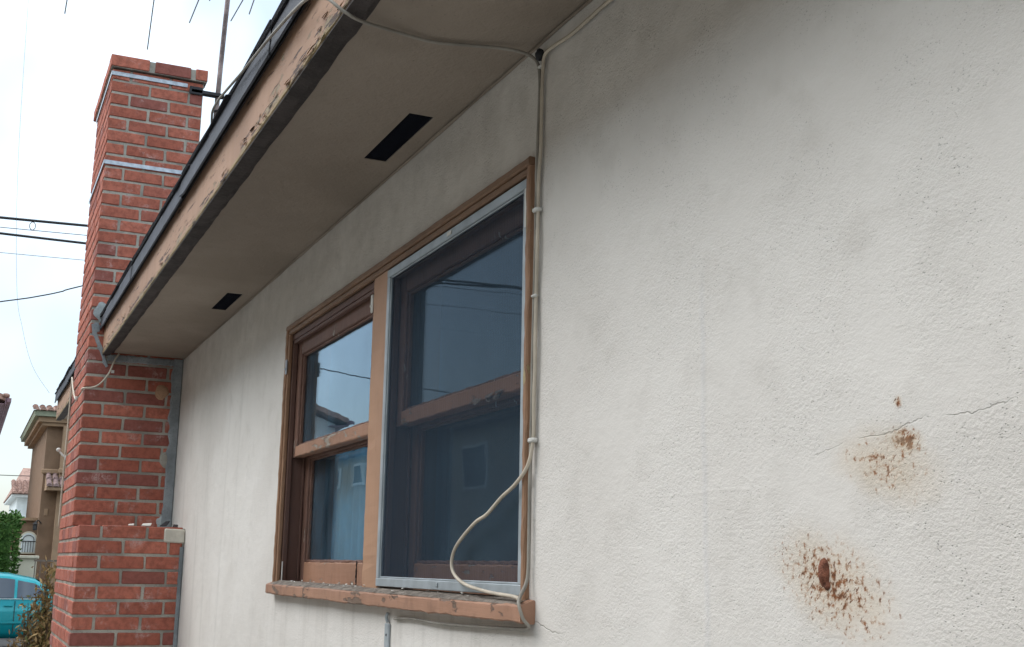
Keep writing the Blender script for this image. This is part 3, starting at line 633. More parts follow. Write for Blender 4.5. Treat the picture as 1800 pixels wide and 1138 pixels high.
# cement seam against the wall, cement smears, patches
def wav(a, u, w_): return (0.004 * mnoise.noise((a * 9, u * 30, 1)), (0.014 * mnoise.noise((a * 6, 2, 1)) + .008 * mnoise.noise((a * 23, 2, 1))) if w_ < -.02 else 0)
MB().beam('z', ZLE, 1.022, XU - .01, XU + .009, -.050, -.0015, 60, .001, .004, wav).build('cement_seam', M['caulk'], chim)
MB().beam('z', G, ZLE - .09, XL - .01, XL + .006, -.020, -.0015, 80, .001, .003, wav).build('cement_seam', M['caulk'], chim)
MB().beam('y', -.375, -.051, XU - .01, XU + .008, 0.985, 1.020, 30, .002, .005).build('cement_seam', M['caulk'], chim)
MB().box(XL - .06, XL + .010, -.094, -.002, 0.084, 0.149, .006, .003).build('end_block', M['block'], chim)
def blob(name, c_, ry, rz, mt, th=.008):
    k = MB(); n = 22; sd = random.uniform(0, 50); vs = [(c_[0] + th, c_[1], c_[2])]
    for ring, (fr, hh) in enumerate(((.55, .9), (.9, .55), (1.0, -.3))):
        for i in range(n):
            a = 6.2832 * i / n; q_ = fr * (1 + .28 * mnoise.noise((math.cos(a) * 1.6, math.sin(a) * 1.6, sd)) + .10 * mnoise.noise((math.cos(a) * 5, math.sin(a) * 5, sd)))
            vs.append((c_[0] + th * hh, c_[1] + ry * q_ * math.cos(a), c_[2] + rz * q_ * math.sin(a)))
    fs = [(0, 1 + i, 1 + (i + 1) % n) for i in range(n)] + [(1 + r0 * n + i, 1 + (r0 + 1) * n + i, 1 + (r0 + 1) * n + (i + 1) % n, 1 + r0 * n + (i + 1) % n) for r0 in range(2) for i in range(n)]
    k.add(vs, fs); k.build(name, M[mt], chim, True)
blob('cement_patch', (XU + .001, -.096, .846), .036, .038, 'tanpatch', .005); blob('cement_patch', (XU + .001, -.056, .505), .026, .045, 'mortar', .004); blob('cement_patch', (XU, -.05, .19), .03, .03, 'smear', .004)
blob('cement_patch', (XU + .001, -.424, 1.235), .034, .046, 'smear', .0015); blob('cement_patch', (XU + .001, -.442, 1.150), .018, .030, 'caulk', .002)
fl_ = [(-.458, 1.17, .010), (-.448, 1.12, .012), (-.430, 1.08, .012), (-.412, 1.045, .011), (-.398, 1.01, .010), (-.388, .98, .009), (-.374, .955, .006)]; k = MB(); vs = []
for (y_, z_, h_) in fl_: vs += [(XU - .002, y_ - h_, z_ - h_ * .6), (XU + .003, y_ - h_ * .5, z_ - h_ * .3), (XU + .003, y_ + h_ * .7, z_ + h_ * .4), (XU - .002, y_ + h_, z_ + h_ * .6)]
k.add(vs, [(i * 4 + q_, i * 4 + q_ + 1, i * 4 + q_ + 5, i * 4 + q_ + 4) for i in range(6) for q_ in range(3)]).build('cement_seam', M['caulk'], chim)
MB().box(XU + .001, XU + .006, -.352, -.338, .925, .94, .001).build('nail_tag', M['clip'], chim)

# white wire clipped round the chimney
wv = thing('white_wire', 'thin white wire hanging from the eave corner round the brick chimney', 'cable', (XU, -.4, .85))
MB().tube([(XU + .03, -.325, 1.022), (XU + .035, -.345, .985), (XU + .03, -.365, .92), (XU + .02, -.405, .862), (XU + .012, -.445, .842), (XU + .006, -.479, .838), (-4.30, -.480, .838)], .0042, 6).build('wire_run', M['cableW'], wv, True)
MB().tube([(-4.60, -.479, .832), (-4.66, -.482, .838), (-4.78, -.487, .90), (-4.95, -.486, .985), (-5.02, -.481, .97), (-5.034, -.480, .80), (-5.034, -.480, .5), (-5.034, -.480, .165)], .0045, 6).build('wire_run', M['cableW'], wv, True)
MB().box(-4.62, -4.60, -.486, -.4735, .822, .842, .002).build('wire_clip', M['clip'], wv)
lamp = thing('wall_lamp', 'small white lamp on a short arm, far corner of the chimney', 'lamp', (-5.036, -.475, .56))
MB().tube([(-5.036, -.472, .552), (-5.045, -.492, .566), (-5.05, -.508, .585)], .006, 6).build('arm', M['clip'], lamp, True)
MB().sphere((-5.05, -.515, .594), .013, .013, .012).build('lamp_head', M['clip'], lamp, True); MB().sphere((-5.037, -.477, .552), .014, .006, .016).build('base_plate', M['clip'], lamp, True)

# odds and ends lying on the brick ledge
def scrap(lbl, mt, pts, nm='debris_scrap'):
    k = MB(); k.add(pts + [(p[0], p[1], p[2] + .004) for p in pts], [(0, 1, 2, 3), (4, 5, 6, 7), (0, 1, 5, 4), (1, 2, 6, 5), (2, 3, 7, 6), (3, 0, 4, 7)])
    tag(k.build(nm, M[mt], None, False, pts[0]), lbl, 'debris', 'scraps on the chimney ledge')
e = ZLE + .003
scrap('black scrap curling up on the brick ledge beside the wall', 'blackmetal', [(-3.83, -.115, e), (-3.83, -.085, e + .002), (-3.86, -.065, e + .025), (-3.86, -.085, e + .022)])
scrap('white mortar crumb on the middle of the brick ledge', 'chip', [(-3.82, -.20, e), (-3.82, -.16, e), (-3.85, -.15, e + .012), (-3.85, -.19, e + .009)])
scrap('flat white mortar flake on the brick ledge, left of the crumb', 'chip', [(-3.82, -.26, e), (-3.82, -.235, e), (-3.84, -.23, e + .007), (-3.84, -.255, e + .004)])
scrap('dark crumb on the pale block at the ledge end', 'nearblack', [(-3.815, -.06, e - .003), (-3.815, -.035, e - .003), (-3.84, -.03, e + .007), (-3.84, -.05, e + .009)])

# ------------------------------------------------------------------ aerial on its mast
ant = thing('tv_antenna', 'rusty mast of a roof television aerial with thin swept rods, strapped to the chimney', 'antenna', (-4.245, .08, 1.45))
MB().tube([(-4.245, .072, 1.45), (-4.245, .078, 2.4), (-4.245, .098, 3.1), (-4.245, .11, 3.5)], .0135, 10, 3).build('mast', M['mast'], ant, True)
MB().box(-4.26, -4.222, -.065, .112, 2.486, 2.506, .002).build('bracket_arm', M['blackmetal'], ant)
MB().box(XU + .006, XU + .012, -.075, -.005, 2.476, 2.520, .002).build('bracket_plate', M['blackmetal'], ant)
k = MB(); k.tube([(-4.262, .058, 2.496), (-4.272, .08, 2.496), (-4.262, .102, 2.496)], .004, 6); k.build('bracket_bolt', M['blackmetal'], ant)
k = MB(); k.tube([(-4.25, .055, 2.40), (-4.228, .078, 2.405), (-4.25, .10, 2.40)], .006, 6); k.build('mast_tie', M['blackmetal'], ant)
MB().tube([(-4.245, -.9, 3.43), (-4.245, 1.0, 3.43)], .011, 8, 0).build('boom', M['rod'], ant, True)
for tip, thru in (((-5.575, -.688), (-5.368, -.690)), ((-5.897, -.136), (-5.125, -.201)), ((-5.35, .052), (-5.0, .051)), ((-5.205, .288), (-4.877, .299)), ((-5.055, .373), (-4.847, .359)), ((-4.98, .111), (-4.9, .113))):
    dx = (thru[1] - tip[1]) / (thru[0] - tip[0]); root_y = tip[1] + dx * (-4.245 - tip[0]); L = -4.245 - tip[0]
    k = MB(); k.tube([(tip[0], tip[1], 3.40), (-4.245, root_y, 3.42)], .0042, 6, 0); k.build('rod', M['rod'], ant, True)
    k = MB(); k.tube([(-4.245, root_y, 3.42), (-4.245 + L, tip[1], 3.40)], .0042, 6, 0); k.build('rod', M['rod'], ant, True)

# ------------------------------------------------------------------ cables over the soffit and down the wall
ca = thing('coaxial_cable', 'dirty grey cable crossing the soffit from the roof edge, down beside the window', 'cable', (.02, -.01, .95))
MB().tube([(-1.55, -.37, 1.268), (-1.3, -.42, 1.246), (-1.12, -.441, 1.229), (-.769, -.438, 1.190), (-.462, -.438, 1.154), (-.159, -.437, 1.104), (-.02, -.434, 1.045), (.018, -.410, 1.008), (.000, -.37, 1.004), (-.035, -.30, 1.015), (-.06, -.205, 1.021), (-.045, -.14, 1.021), (-.020, -.07, 1.018), (.000, -.03, 1.008), (.022, -.012, .985), (.030, -.008, .95), (.027, -.007, .88), (.0225, -.007, .80), (.0215, -.007, .74), (.019, -.007, .677), (.0205, -.008, .60), (.016, -.007, .507), (.018, -.009, .43), (.0145, -.008, .37), (.0165, -.009, .30), (.0125, -.008, .229), (.0125, -.009, .16), (.0105, -.008, .1), (.012, -.009, .04), (.010, -.010, -.02), (.014, -.026, -.052), (.026, -.034, -.066), (.031, -.028, -.090), (.016, -.012, -.108), (-.14, -.010, -.1145), (-.42, -.009, -.121), (-.6, -.008, -.119), (-.735, -.006, -.1245)], .0034, 8).build('cable_run', M['cableA'], ca, True)
cb = thing('loop_cable', 'cream cable looping across the insect screen to the sill corner', 'cable', (.035, -.01, .95))
MB().tube([(.95, -.007, .972), (.6, -.007, .978), (.316, -.008, .985), (.242, -.008, .984), (.163, -.008, .983), (.09, -.009, .989), (.053, -.009, .985), (.043, -.008, .95), (.038, -.007, .88), (.0365, -.007, .80), (.031, -.008, .74), (.029, -.007, .677), (.031, -.009, .60), (.025, -.007, .507), (.0275, -.009, .43), (.026, -.008, .37), (.023, -.008, .30), (.0225, -.008, .235), (.012, -.014, .185), (-.030, -.020, .152), (-.088, -.022, .130), (-.150, -.025, .100), (-.215, -.024, .084), (-.318, -.022, .037), (-.338, -.020, -.006), (-.275, -.020, -.034), (-.145, -.021, -.048), (-.02, -.022, -.0535), (.012, -.025, -.060)], .0037, 8).build('cable_run', M['cableW'], cb, True)
for (x_, z_, s_) in ((.025, .677, .72), (.021, .507, .45), (.019, .232, .72), (.036, .968, .45)):
    k = MB(); k.box(x_ - .013 * s_, x_ + .014 * s_, -.0145, -.001, z_ - .006 * s_, z_ + .006 * s_, .002); k.sphere((x_ + .015 * s_, -.010, z_), .0035, .004, .0035, 8, 5); k.build('cable_clip', M['clip'], cb)
k = MB(); k.sphere((.036, -.012, .993), .011, .009, .012, 10, 7, .15); k.build('tape_knot', M['blackmetal'], ca, True)

# metal strip on the wall under the window, rusty bolt
ms = thing('metal_strip', 'narrow grey metal strip with holes on the wall below the sill', 'bracket', (-.79, 0, -.3))
k = MB(); k.box(-.806, -.776, -.006, -.0008, -.42, -.138, .0015); k.build('strip', M['alu'], ms)
MB().tube([(-.79, -.004, -.136), (-.79, -.007, -.123), (-.787, -.005, -.113)], .004, 6).build('hook', M['alu'], ms, True)
for z_ in (-.165, -.25, -.33): MB().sphere((-.791, -.0062, z_), .0035, .0014, .0035, 8, 5).build('hole', M['nearblack'], ms)
k = MB(); k.sphere((.836, 0, .000), .0090, .0075, .0175, 20, 14, .035); k.sphere((.8365, -.0045, -.005), .0050, .0045, .0070, 14, 9, .05); k.sphere((.840, 0, -.015), .006, .004, .006, 12, 8, .1)
tag(k.build('rusty_bolt', M['rust'], None, True, (.836, 0, 0)), 'rusted bolt head standing out of the stucco amid rust specks', 'bolt')

# ------------------------------------------------------------------ dry shrub beside the chimney
def shrub(name, label, cx, cy, base, height, rad, nst, leaves, mats, seed):
    rnd = random.Random(seed); t = thing(name, label, 'shrub', (cx, cy, base))
    st = MB(); groups = [MB() for _ in mats]
    for i in range(nst):
        a = rnd.uniform(0, 6.28); rr = rad * rnd.random() ** .8; h = height * (1 - .72 * rr / rad) * rnd.uniform(.8, 1.0)
        p0 = Vector((cx + .25 * rr * math.cos(a), cy + .25 * rr * math.sin(a), base)); p2 = Vector((cx + rr * math.cos(a), cy + rr * math.sin(a), base + h)); p1 = (p0 + p2) / 2 + Vector((rnd.uniform(-.05, .05), rnd.uniform(-.05, .05), .05))
        pts = catmull([p0, p1, p2], 6); st.tube([tuple(p) for p in pts], .008, 5, 0, .002)
        for q in range(leaves):
            u = rnd.random() ** .7 * (len(pts) - 1.01); k_ = int(u); p = pts[k_].lerp(pts[k_ + 1], u - k_) + Vector((rnd.gauss(0, .035), rnd.gauss(0, .035), rnd.gauss(0, .03)))
            d = Vector((rnd.uniform(-1, 1), rnd.uniform(-1, 1), rnd.uniform(-.2, 1.4))).normalized(); s_ = rnd.uniform(.012, .03); sd = d.cross(Vector((rnd.uniform(-1, 1), rnd.uniform(-1, 1), rnd.uniform(-1, 1)))).normalized()
            groups[0 if rnd.random() < .86 else 1].add([p, p + d * s_ + sd * s_ * .3, p + d * s_ * 2.0, p + d * s_ - sd * s_ * .3], [(0, 1, 2, 3)])
    st.build('stem', M['bark'], t)
    for g, mt in zip(groups, mats): g.build('foliage', M[mt], t)
shrub('dry_shrub', 'dried out brown shrub standing beside the foot of the brick chimney', -6.55, -.42, G, 1.68, .40, 150, 130, ['dry', 'drygreen'], 3)

# hedge
def hedge(x0, x1, y0, y1, z0, z1, n, label):
    t = thing('clipped_hedge', label, 'hedge', ((x0 + x1) / 2, (y0 + y1) / 2, z0)); rnd = random.Random(5); f = MB()
    for i in range(n):
        p = [rnd.uniform(x0, x1), rnd.uniform(y0, y1), rnd.uniform(z0, z1)]
        ax = rnd.choice([0, 0, 1, 2]); 
        if ax == 0: p[0] = x1 - abs(rnd.gauss(0, .06)) + .03
        elif ax == 1: p[1] = rnd.choice([y0, y1]) + rnd.gauss(0, .04)
        else: p[2] = z1 + rnd.gauss(0, .05)
        p = Vector(p); d = Vector((rnd.uniform(-.3, 1), rnd.uniform(-1, 1), rnd.uniform(-.6, 1))).normalized(); s_ = rnd.uniform(.03, .06); sd = d.cross(Vector((rnd.uniform(-1, 1), rnd.uniform(-1, 1), rnd.uniform(-1, 1)))).normalized()
        f.add([p, p + d * s_ + sd * s_ * .5, p + d * s_ * 2, p + d * s_ - sd * s_ * .5], [(0, 1, 2, 3)])
    f.box(x0 + .1, x1 - .1, y0 + .1, y1 - .1, z0 + .1, z1 - .12, .08)
    f.build('foliage', M['hedge'], t); k = MB()
    for y in (y0 + .3, (y0 + y1) / 2, y1 - .3): k.tube([((x0 + x1) / 2, y, z0), ((x0 + x1) / 2, y, z0 + .6)], .03, 6, 0)
    k.build('trunk', M['bark'], t)
hedge(-27.9, -26.9, -2.6, .16, G, .90, 9000, 'clipped green hedge behind the teal car')

# ------------------------------------------------------------------ parked car (along y, side towards us)
def car():
    t = thing('parked_car', 'glossy teal saloon car parked broadside beyond the dry shrub', 'car', (-22.6, -.6, G))
    X0, Y0 = -22.6, -.6
    #  y, z_bottom, z_belt, z_top, halfwidth, roof halfwidth   (metres over the ground); +y end is the tail
    S = [(2.25, .34, .60, .62, .66, .60), (2.20, .26, .78, .80, .76, .68), (1.95, .24, .90, .935, .82, .70), (1.55, .24, .935, .965, .85, .66), (1.30, .24, .945, 1.10, .86, .62), (.95, .24, .945, 1.29, .865, .58), (.50, .24, .94, 1.375, .87, .575), (-.05, .24, .93, 1.395, .875, .58), (-.55, .24, .92, 1.37, .875, .57), (-1.0, .24, .905, 1.20, .87, .59), (-1.35, .24, .895, .97, .87, .68), (-1.8, .24, .83, .86, .85, .72), (-2.15, .26, .74, .77, .78, .66), (-2.28, .34, .58, .60, .66, .56)]
    vs = []; K = None
    for (y, zb, zl, zt, hw, hr) in S:
        sec = [(hw * .90, zb), (hw * .985, zb + .10), (hw, zb + (zl - zb) * .45), (hw * .995, zb + (zl - zb) * .62), (hw * .97, zl - .035), (hw * .94, zl), (hr + .05 * (zt - zl), zt - .055 * min(1, (zt - zl) / .2)), (hr * .82, zt - .006), (hr * .4, zt + .012)]
        ring = [(X0 + a, Y0 + y, G + z) for a, z in sec] + [(X0 - a, Y0 + y, G + z) for a, z in reversed(sec)]
        K = len(ring); vs += ring
    fs = [(i * K + k, i * K + (k + 1) % K, (i + 1) * K + (k + 1) % K, (i + 1) * K + k) for i in range(len(S) - 1) for k in range(K)] + [tuple(range(K)), tuple((len(S) - 1) * K + k for k in range(K))]
    body = MB().add(vs, fs).build('body', M['carpaint'], t, True)
    for y in (.635, -.17, -1.16): MB().box(X0 + .862, X0 + .879, Y0 + y - .006, Y0 + y + .006, G + .32, G + .90).build('door_gap', M['rubber'], body)
    def side(y):   # belt/roof line at y
        for a, b_ in zip(S[:-1], S[1:]):
            if b_[0] <= y <= a[0]:
                u = (a[0] - y) / (a[0] - b_[0]); g = [a[i] + (b_[i] - a[i]) * u for i in range(6)]; return g
    for sg in (1, -1):
        for (ya, yb, nm) in ((1.12, .66, 'quarter_window'), (.61, -.14, 'side_window'), (-.20, -1.12, 'side_window')):
            k = MB(); n = 10; vs = []
            for i in range(n + 1):
                y = ya + (yb - ya) * i / n; g = side(y); zt = g[3] - .055 * min(1, (g[3] - g[2]) / .2) - .03
                xb = g[4] * .94; xt = g[5] + .05 * (g[3] - g[2]); zl = g[2] + .012
                tt = max(0.02, (zt - zl)) ; f0 = .012 / max(.05, g[3] - g[2]); x0_ = xb + (xt - xb) * f0; f1 = min(1, (zl + tt - g[2]) / max(.05, (g[3] - .055 - g[2]))); x1_ = xb + (xt - xb) * f1
                vs += [(X0 + sg * (x0_ + .022), Y0 + y, G + zl), (X0 + sg * (x1_ + .022), Y0 + y, G + zl + tt)]
            k.add(vs, [(i * 2, i * 2 + 1, i * 2 + 3, i * 2 + 2) for i in range(n)]); k.build(nm, M['carglass'], t, True)
        MB().box(min(X0 + sg * .872, X0 + sg * .884), max(X0 + sg * .872, X0 + sg * .884), Y0 - 1.2, Y0 + 1.5, G + .50, G + .535, .004).build('side_moulding', M['carpaint'], t)
        MB().box(min(X0 + sg * .842, X0 + sg * .858), max(X0 + sg * .842, X0 + sg * .858), Y0 - 1.1, Y0 + 1.2, G + .925, G + .938, .003).build('belt_trim', M['chrome'], t)
        MB().box(min(X0 + sg * .868, X0 + sg * .890), max(X0 + sg * .868, X0 + sg * .890), Y0 + .45, Y0 + .6, G + .80, G + .825, .004).build('door_handle', M['carpaint'], t)
        MB().box(min(X0 + sg * .5, X0 + sg * .72), max(X0 + sg * .5, X0 + sg * .72), Y0 + 2.205, Y0 + 2.235, G + .62, G + .76, .01).build('tail_lamp', M['redlamp'], t)
        MB().box(min(X0 + sg * .45, X0 + sg * .68), max(X0 + sg * .45, X0 + sg * .68), Y0 - 2.26, Y0 - 2.2, G + .56, G + .68, .01).build('headlight', M['chrome'], t)
        for y in (1.35, -1.38):
            c_ = (X0 + sg * .80, Y0 + y, G + .31); prof = []
            wl_ = MB(); 
            for r0, hw_ in ((.31, .085),): 
                n = 28; ring = [(.19, .08), (.27, .10), (.305, .085), (.31, .0), (.305, -.085), (.27, -.10), (.19, -.08)]; vs = []
                for i in range(n):
                    a = 6.2832 * i / n
                    for rr, xx in ring: vs.append((c_[0] + xx, c_[1] + rr * math.cos(a), c_[2] + rr * math.sin(a)))
                wl_.add(vs, [(i * 7 + q, i * 7 + (q + 1) % 7, ((i + 1) % n) * 7 + (q + 1) % 7, ((i + 1) % n) * 7 + q) for i in range(n) for q in range(7)])
            wh = wl_.build('wheel', M['rubber'], t, True); rm = MB()
            for i in range(7):
                a = 6.2832 * i / 7; rm.tube([(c_[0] + sg * .075, c_[1], c_[2]), (c_[0] + sg * .085, c_[1] + .19 * math.cos(a), c_[2] + .19 * math.sin(a))], .022, 6, 0)
            rm.sphere((c_[0] + sg * .07, c_[1], c_[2]), .03, .05, .05); rm.prism([(c_[1] + .19 * math.cos(6.2832 * i / 20), c_[2] + .19 * math.sin(6.2832 * i / 20)) for i in range(20)], 'x', c_[0] + sg * .02, c_[0] + sg * .03); rm.build('rim', M['chrome'], wh)
    k = MB()
    for ya, yb, nm in ((1.50, .98, 'rear_window'), (-.62, -1.30, 'windscreen')):
        ga, gb = side(ya), side(yb); k = MB()
        k.add([(X0 - ga[5] * .8, Y0 + ya, G + ga[3] + .012), (X0 + ga[5] * .8, Y0 + ya, G + ga[3] + .012), (X0 + gb[5] * .8, Y0 + yb, G + gb[3] + .012), (X0 - gb[5] * .8, Y0 + yb, G + gb[3] + .012)], [(0, 1, 2, 3)]); k.build(nm, M['carglass'], t)
    MB().box(X0 - .74, X0 + .74, Y0 + 2.2, Y0 + 2.31, G + .34, G + .56, .03).build('bumper', M['carpaint'], t); MB().box(X0 - .74, X0 + .74, Y0 - 2.33, Y0 - 2.2, G + .32, G + .52, .03).build('bumper', M['carpaint'], t)
car()

# ------------------------------------------------------------------ houses beyond
def barrel_row(mb, x0, x1, y, z0, z1, r, seg=6):
    """one column of half-round tiles climbing from (x0,z0) to (x1,z1)"""
    n = max(2, int(math.hypot(x1 - x0, z1 - z0) / .36))
    for i in range(n):
        u0, u1 = i / n, (i + 1.12) / n; a0 = (x0 + (x1 - x0) * u0, z0 + (z1 - z0) * u0 + .03); a1 = (x0 + (x1 - x0) * u1, z0 + (z1 - z0) * u1); vs = []
        for (xx, zz), rr in ((a0, r), (a1, r * .82)):
            for k in range(seg + 1):
                a = math.pi * k / seg; vs.append((xx, y + rr * math.cos(a), zz + rr * math.sin(a)))
        mb.add(vs, [(k, k + 1, seg + 2 + k, seg + 1 + k) for k in range(seg)] + [tuple(range(seg + 1))])
bh = thing('brown_house', 'tall brown stucco house with moulded cornice and clay tiles, behind the chimney', 'house', (-33, 3, G))
bx = -30.0
MB().box(-37, bx, .74, 7.0, G, 3.26).build('wall', M['brownwall'], bh)
MB().box(bx + .002, bx + .35, 1.10, 7.0, G, 3.26).build('bay_wall', M['brownlt'], bh)
rf = MB(); rf.prism([(.60, 3.26), (7.2, 3.26), (7.2, 3.34), (.60, 3.34)], 'x', -37, bx + .22); rf.prism([(.50, 3.345), (7.3, 3.345), (7.3, 3.47), (.50, 3.47)], 'x', -37.1, bx + .30); rf.build('cornice', M['brownlt'], bh)
MB().prism([(.41, 3.475), (7.4, 3.475), (7.4, 3.60), (.38, 3.60)], 'x', -37.2, bx + .42).build('fascia', M['olive'], bh)
k = MB(); k.add([(bx + .45, .36, 3.605), (-37.3, .36, 3.605), (-37.3, 7.5, 3.605), (bx + .45, 7.5, 3.605), (-32.5, 3.5, 4.6), (-35, 3.5, 4.6)], [(0, 3, 2, 1), (0, 4, 3), (1, 2, 5), (0, 1, 5, 4), (3, 4, 5, 2)]); roofb = k.build('roof', M['tile'], bh)
for i in range(16):
    k = MB(); barrel_row(k, bx + .50, bx - .6, .42 + i * .165, 3.585, 3.80 , .075); k.build('roof_tile', M['tile'], roofb)
k = MB(); k.box(bx + .001, bx + .09, .68, 1.098, 2.08, 2.20, .02); k.box(bx + .351, bx + .44, 1.06, 7, 2.08, 2.20, .02); k.build('belt_course', M['brownlt'], bh)
pt = MB().add([(bx + .001, .80, 2.075), (bx + .001, 1.45, 2.075), (bx + .85, 1.45, 1.70), (bx + .85, .80, 1.70), (bx + .001, .80, 1.66), (bx + .001, 1.45, 1.66), (bx + .85, 1.45, 1.64), (bx + .85, .80, 1.64)], [(0, 1, 2, 3), (4, 5, 6, 7), (0, 3, 7, 4), (3, 2, 6, 7), (1, 2, 6, 5)]).build('pent_roof', M['brownlt'], bh)
for i in range(4):
    k = MB(); barrel_row(k, bx + .90, bx + .05, .86 + i * .155, 1.70, 2.06, .07); k.build('roof_tile', M['tiledark'], pt)
# low wing with arched window
MB().box(-37, bx - .4, -1.2, .739, G, .93).build('wing_wall', M['brownwall'], bh)
MB().box(-37.1, bx - .3, -1.3, .7385, .931, 1.0).build('wing_coping', M['brownlt'], bh)
def arch(cy, w_, z0, zs_, n=14): return [(cy - w_, z0), (cy + w_, z0)] + [(cy + w_ * math.cos(math.pi * i / n), zs_ + w_ * math.sin(math.pi * i / n)) for i in range(n + 1)]
wy = .56; aw = MB(); aw.prism(arch(wy, .205, .12, .46), 'x', bx - .398, bx - .33); aw = aw.build('arched_window', M['cream'], bh)
MB().prism(arch(wy, .165, .15, .46), 'x', bx - .329, bx - .322).build('pane', M['whitewall'], aw)
k = MB()
for y in (-.12, -.06, 0, .06, .12): k.box(bx - .318, bx - .306, wy + y - .006, wy + y + .006, .15, .42)
k.box(bx - .318, bx - .305, wy - .17, wy + .17, .41, .43); k.tube([(bx - .31, wy + .13 * math.cos(math.pi * i / 10), .44 + .13 * math.sin(math.pi * i / 10)) for i in range(11)], .008, 5, 0); k.build('iron_grille', M['iron'], aw)
sc = MB(); sc.tube([(bx + .01, .80, .86), (bx + .08, .72, .93), (bx + .12, .66, .86)], .012, 6); sc.box(bx + .07, bx + .17, .61, .71, .68, .83, .02); sc.add([(bx + .05, .59, .83), (bx + .19, .59, .83), (bx + .19, .73, .83), (bx + .05, .73, .83), (bx + .12, .66, .90)], [(0, 1, 4), (1, 2, 4), (2, 3, 4), (3, 0, 4), (0, 1, 2, 3)]); sc.build('lantern', M['iron'], bh)
MB().box(bx + .001, bx + .02, .84, .93, 1.05, 1.22, .005).build('wall_plaque', M['brownlt'], bh)
gw = thing('garden_wall', 'cream garden wall with coping between hedge and brown house', 'wall', (-28.6, .4, G))
MB().box(-28.75, -28.45, -2.4, .70, G, .00).build('wall', M['cream'], gw); MB().box(-28.8, -28.4, -2.45, .74, .001, .07, .01).build('coping', M['cream'], gw)
fe = thing('iron_fence', 'brown iron bar fence in front of the brown house', 'fence', (-27, .9, G))
k = MB(); k.box(-27.02, -26.98, .56, 1.9, -.06, -.02); k.box(-27.02, -26.98, .56, 1.9, -1.4, -1.36); k.build('rail', M['bar'], fe)
for i in range(12): MB().box(-27.01, -26.99, .58 + i * .115, .60 + i * .115, G, -.061).build('bar', M['bar'], fe)

wh = thing('white_house', 'distant white house with clay tile roof left of the brown house', 'house', (-64, 5, G))
MB().box(-70, -60, 1.28, 11, G, 2.86).build('wall', M['whitewall'], wh); MB().box(-59.9, -59.6, 1.9, 11, G, 2.75).build('bay_wall', M['whitewall'], wh)
MB().box(-70, -59.4, 1.0, 11.2, 2.861, 2.98, .02).build('fascia', M['whitewall'], wh)
k = MB(); k.add([(-59.2, .95, 2.99), (-59.2, 11.3, 2.99), (-65, 10, 4.6), (-65, 1.6, 4.6), (-70.5, .95, 2.99), (-70.5, 11.3, 2.99)], [(0, 1, 2, 3), (4, 3, 2, 5), (0, 3, 4), (1, 5, 2), (0, 4, 5, 1)]); rw = k.build('roof', M['tile'], wh)
for i in range(16):
    k = MB(); barrel_row(k, -59.2, -62.0, 1.1 + i * .26, 2.99, 3.72, .12, 4); k.build('roof_tile', M['tile'], rw)

# pale gabled house across the road: its near eave shows at the left edge, its gable in the upper pane
ph = thing('pale_gable_house', 'pale gabled house with mauve eave, cut off at the left picture edge', 'house', (-42, -5.3, G))
MB().prism([(-10.05, G), (-.78, G), (-.78, 4.72), (-5.3, 6.35), (-10.05, 4.66)], 'x', -48, -37.1).build('wall', M['palewall'], ph)
EY0, EY1, EZ, RZ = -10.45, -.13, 4.62, 6.50
k = MB()
for ye, sg in ((EY0, 1), (EY1, -1)):
    k.prism([(ye, EZ), (-5.3, RZ), (-5.3, RZ + .16), (ye, EZ + .16)], 'x', -48.5, -36.6)
rg = k.build('roof', M['tile'], ph)
for i in range(2):
    y_ = (EY0, EY1)[i]; sg = (1, -1)[i]
    MB().box(-48.5, -36.58, min(y_, y_ + sg * .03) - .004, max(y_, y_ + sg * .03), EZ - .10, EZ + .10, .005).build('fascia', M['mauve'], ph)
    MB().prism([(y_ - sg * .01, EZ - .02), (y_ - sg * .13, EZ - .02), (y_ - sg * .13, EZ + .09), (y_ - sg * .01, EZ + .09)], 'x', -48.5, -36.55).build('gutter', M['mauve'], ph)
    MB().box(-48.4, -36.7, min(y_ + sg * .04, y_ + sg * .62), max(y_ + sg * .04, y_ + sg * .62), EZ - .09, EZ - .06).build('soffit', M['mauve'], ph)
for i in range(8):
    k = MB(); barrel_row(k, -36.62 - i * .24, -36.62 - i * .24, -.10, EZ + .17, EZ + .18, .08)
    k = MB(); k.sphere((-36.62 - i * .24, -.16, EZ + .17), .10, .12, .07, 10, 6); k.build('roof_tile', M['tile'], rg)

bg_ = thing('beige_house', 'beige house wall with small windows, mirrored in the lower window panes', 'house', (-27, -13, G))
MB().box(-35.9, -13, -18, -9.4, G, 3.15).build('wall', M['beige'], bg_); MB().box(-36.2, -12.7, -18.3, -9.15, 3.151, 3.30, .02).build('roof', M['tiledark'], bg_)
for (a, b_, z0, z1) in ((-35.0, -34.1, 2.35, 2.85), (-32.6, -31.7, 2.35, 2.85), (-28.5, -27.3, 1.8, 2.7), (-24, -22.6, 1.8, 2.7), (-19, -17.5, 1.8, 2.7), (-27, -25.4, -.8, .6), (-20, -18, -.8, .6)):
    fr = MB(); fr.box(a - .08, b_ + .08, -9.399, -9.36, z0 - .08, z1 + .08, .01); fr = fr.build('window', M['palewall'], bg_); MB().box(a, b_, -9.359, -9.352, z0, z1).build('pane', M['darkglass'], fr)

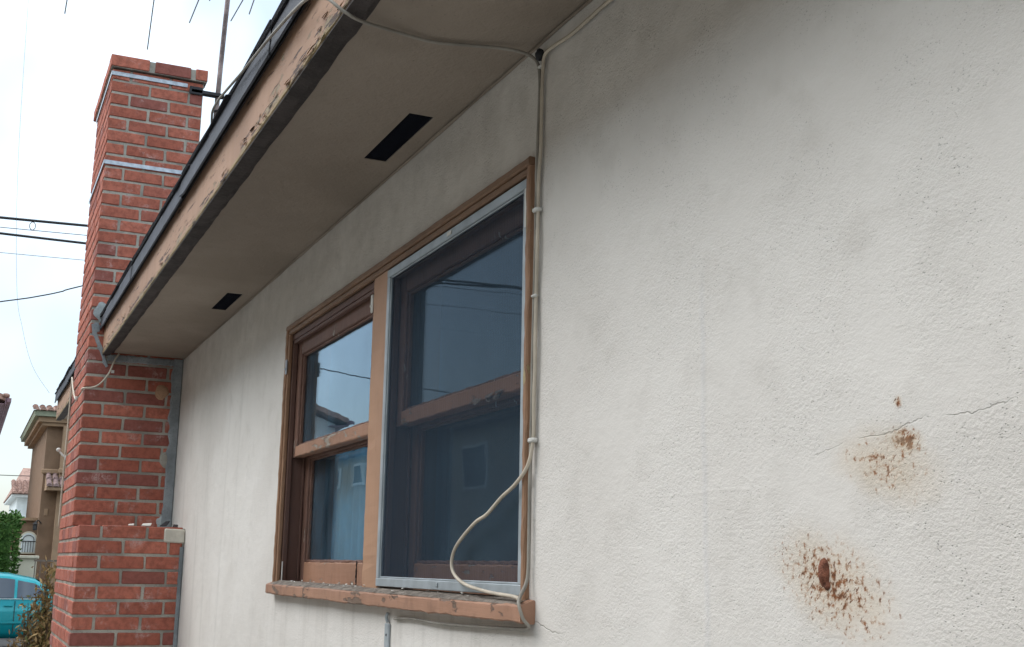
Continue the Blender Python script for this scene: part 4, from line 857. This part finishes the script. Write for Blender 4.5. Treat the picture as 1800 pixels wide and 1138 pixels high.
nb = thing('added_shade_house', 'unseen two storey beige house added across the side yard to shade the stucco wall', 'house', (3, -9, G))  # added behind the camera to block low sky and darken the wall under the eave
MB().box(-8.0, 14, -14, -5.6, G, 3.3).build('wall', M['beige'], nb); MB().box(-8.4, 14.4, -14.4, -5.15, 3.301, 3.46, .02).build('eave', M['mauve'], nb)
MB().prism([(-14.3, 3.461), (-5.2, 3.461), (-9.75, 5.0)], 'x', -8.3, 14.3).build('roof', M['tiledark'], nb)
for a in (-6, -1.5, 3.5, 8.5):
    for z0 in (-.7, 1.75):
        fr = MB().box(a - .08, a + 1.38, -5.599, -5.55, z0 - .08, z0 + 1.18, .01).build('window', M['palewall'], nb); MB().box(a, a + 1.3, -5.549, -5.542, z0, z0 + 1.1).build('pane', M['darkglass'], fr)

# ------------------------------------------------------------------ overhead wires
def wire(label, pts, r, nm='overhead_wire', mt='blackwire'):
    tag(MB().tube(pts, r, 6, 6).build(nm, M[mt], None, True, pts[0]), label, 'wire', 'overhead wires')
def span(y0, z0, y1, z1, x, sag=.0, L=14):
    s_ = (z1 - z0) / (y1 - y0); return [(x, y0 + t, z0 + s_ * t + .0012 * (t * t - t * (y1 - y0))) for t in (-L, -L * .6, -L * .3, -2, 0, (y1 - y0), 4, L * .4, L * .8)]
wire('thick black overhead wire left of the chimney, upper one', span(-.825, 7.173, .877, 7.228, -25), .030)
wire('thick black overhead wire left of the chimney, lower one', span(-.792, 6.823, .887, 6.826, -25), .028)
wire('thin wire running between the two thick black wires', span(-.81, 7.01, .891, 7.06, -25.2), .008)
wire('faint thin wire below the two thick black wires', span(-.761, 6.498, .852, 6.537, -25.4), .006)
wire('black service wire rising towards the chimney below the thick pair', [(-12, -6, 2.0), (-12, -2.5, 2.36), (-12, -.80, 2.776), (-12, -.42, 2.88), (-12, -.2, 2.955), (-12, .0, 3.04), (-12, 1.5, 3.6)], .0075)
wire('thin slack drop wire curving down to the low eave behind the chimney', [(-10.5, -.9, 6.5), (-10.3, -.82, 4.0), (-9.9, -.72, 2.55), (-9.4, -.64, 2.02), (-8.6, -.56, 1.58), (-7.6, -.46, 1.235)], .0013, 'drop_wire')
wire('faint wire low over the distant white house', span(1.0, 4.0, 3.0, 4.02, -62), .02)
wire('faint wire just under the one over the distant white house', span(1.0, 2.2, 3.0, 2.22, -75), .02)
tag(MB().tube([(-25, -.22 + .06 * math.cos(a), 7.07 + .09 * math.sin(a)) for a in [i * 6.2832 / 12 for i in range(13)]], .008, 5, 0).build('wire_hanger', M['blackwire'], None, True, (-25, -.22, 7.07)), 'small ring hanger on the upper thick wire', 'wire ring')
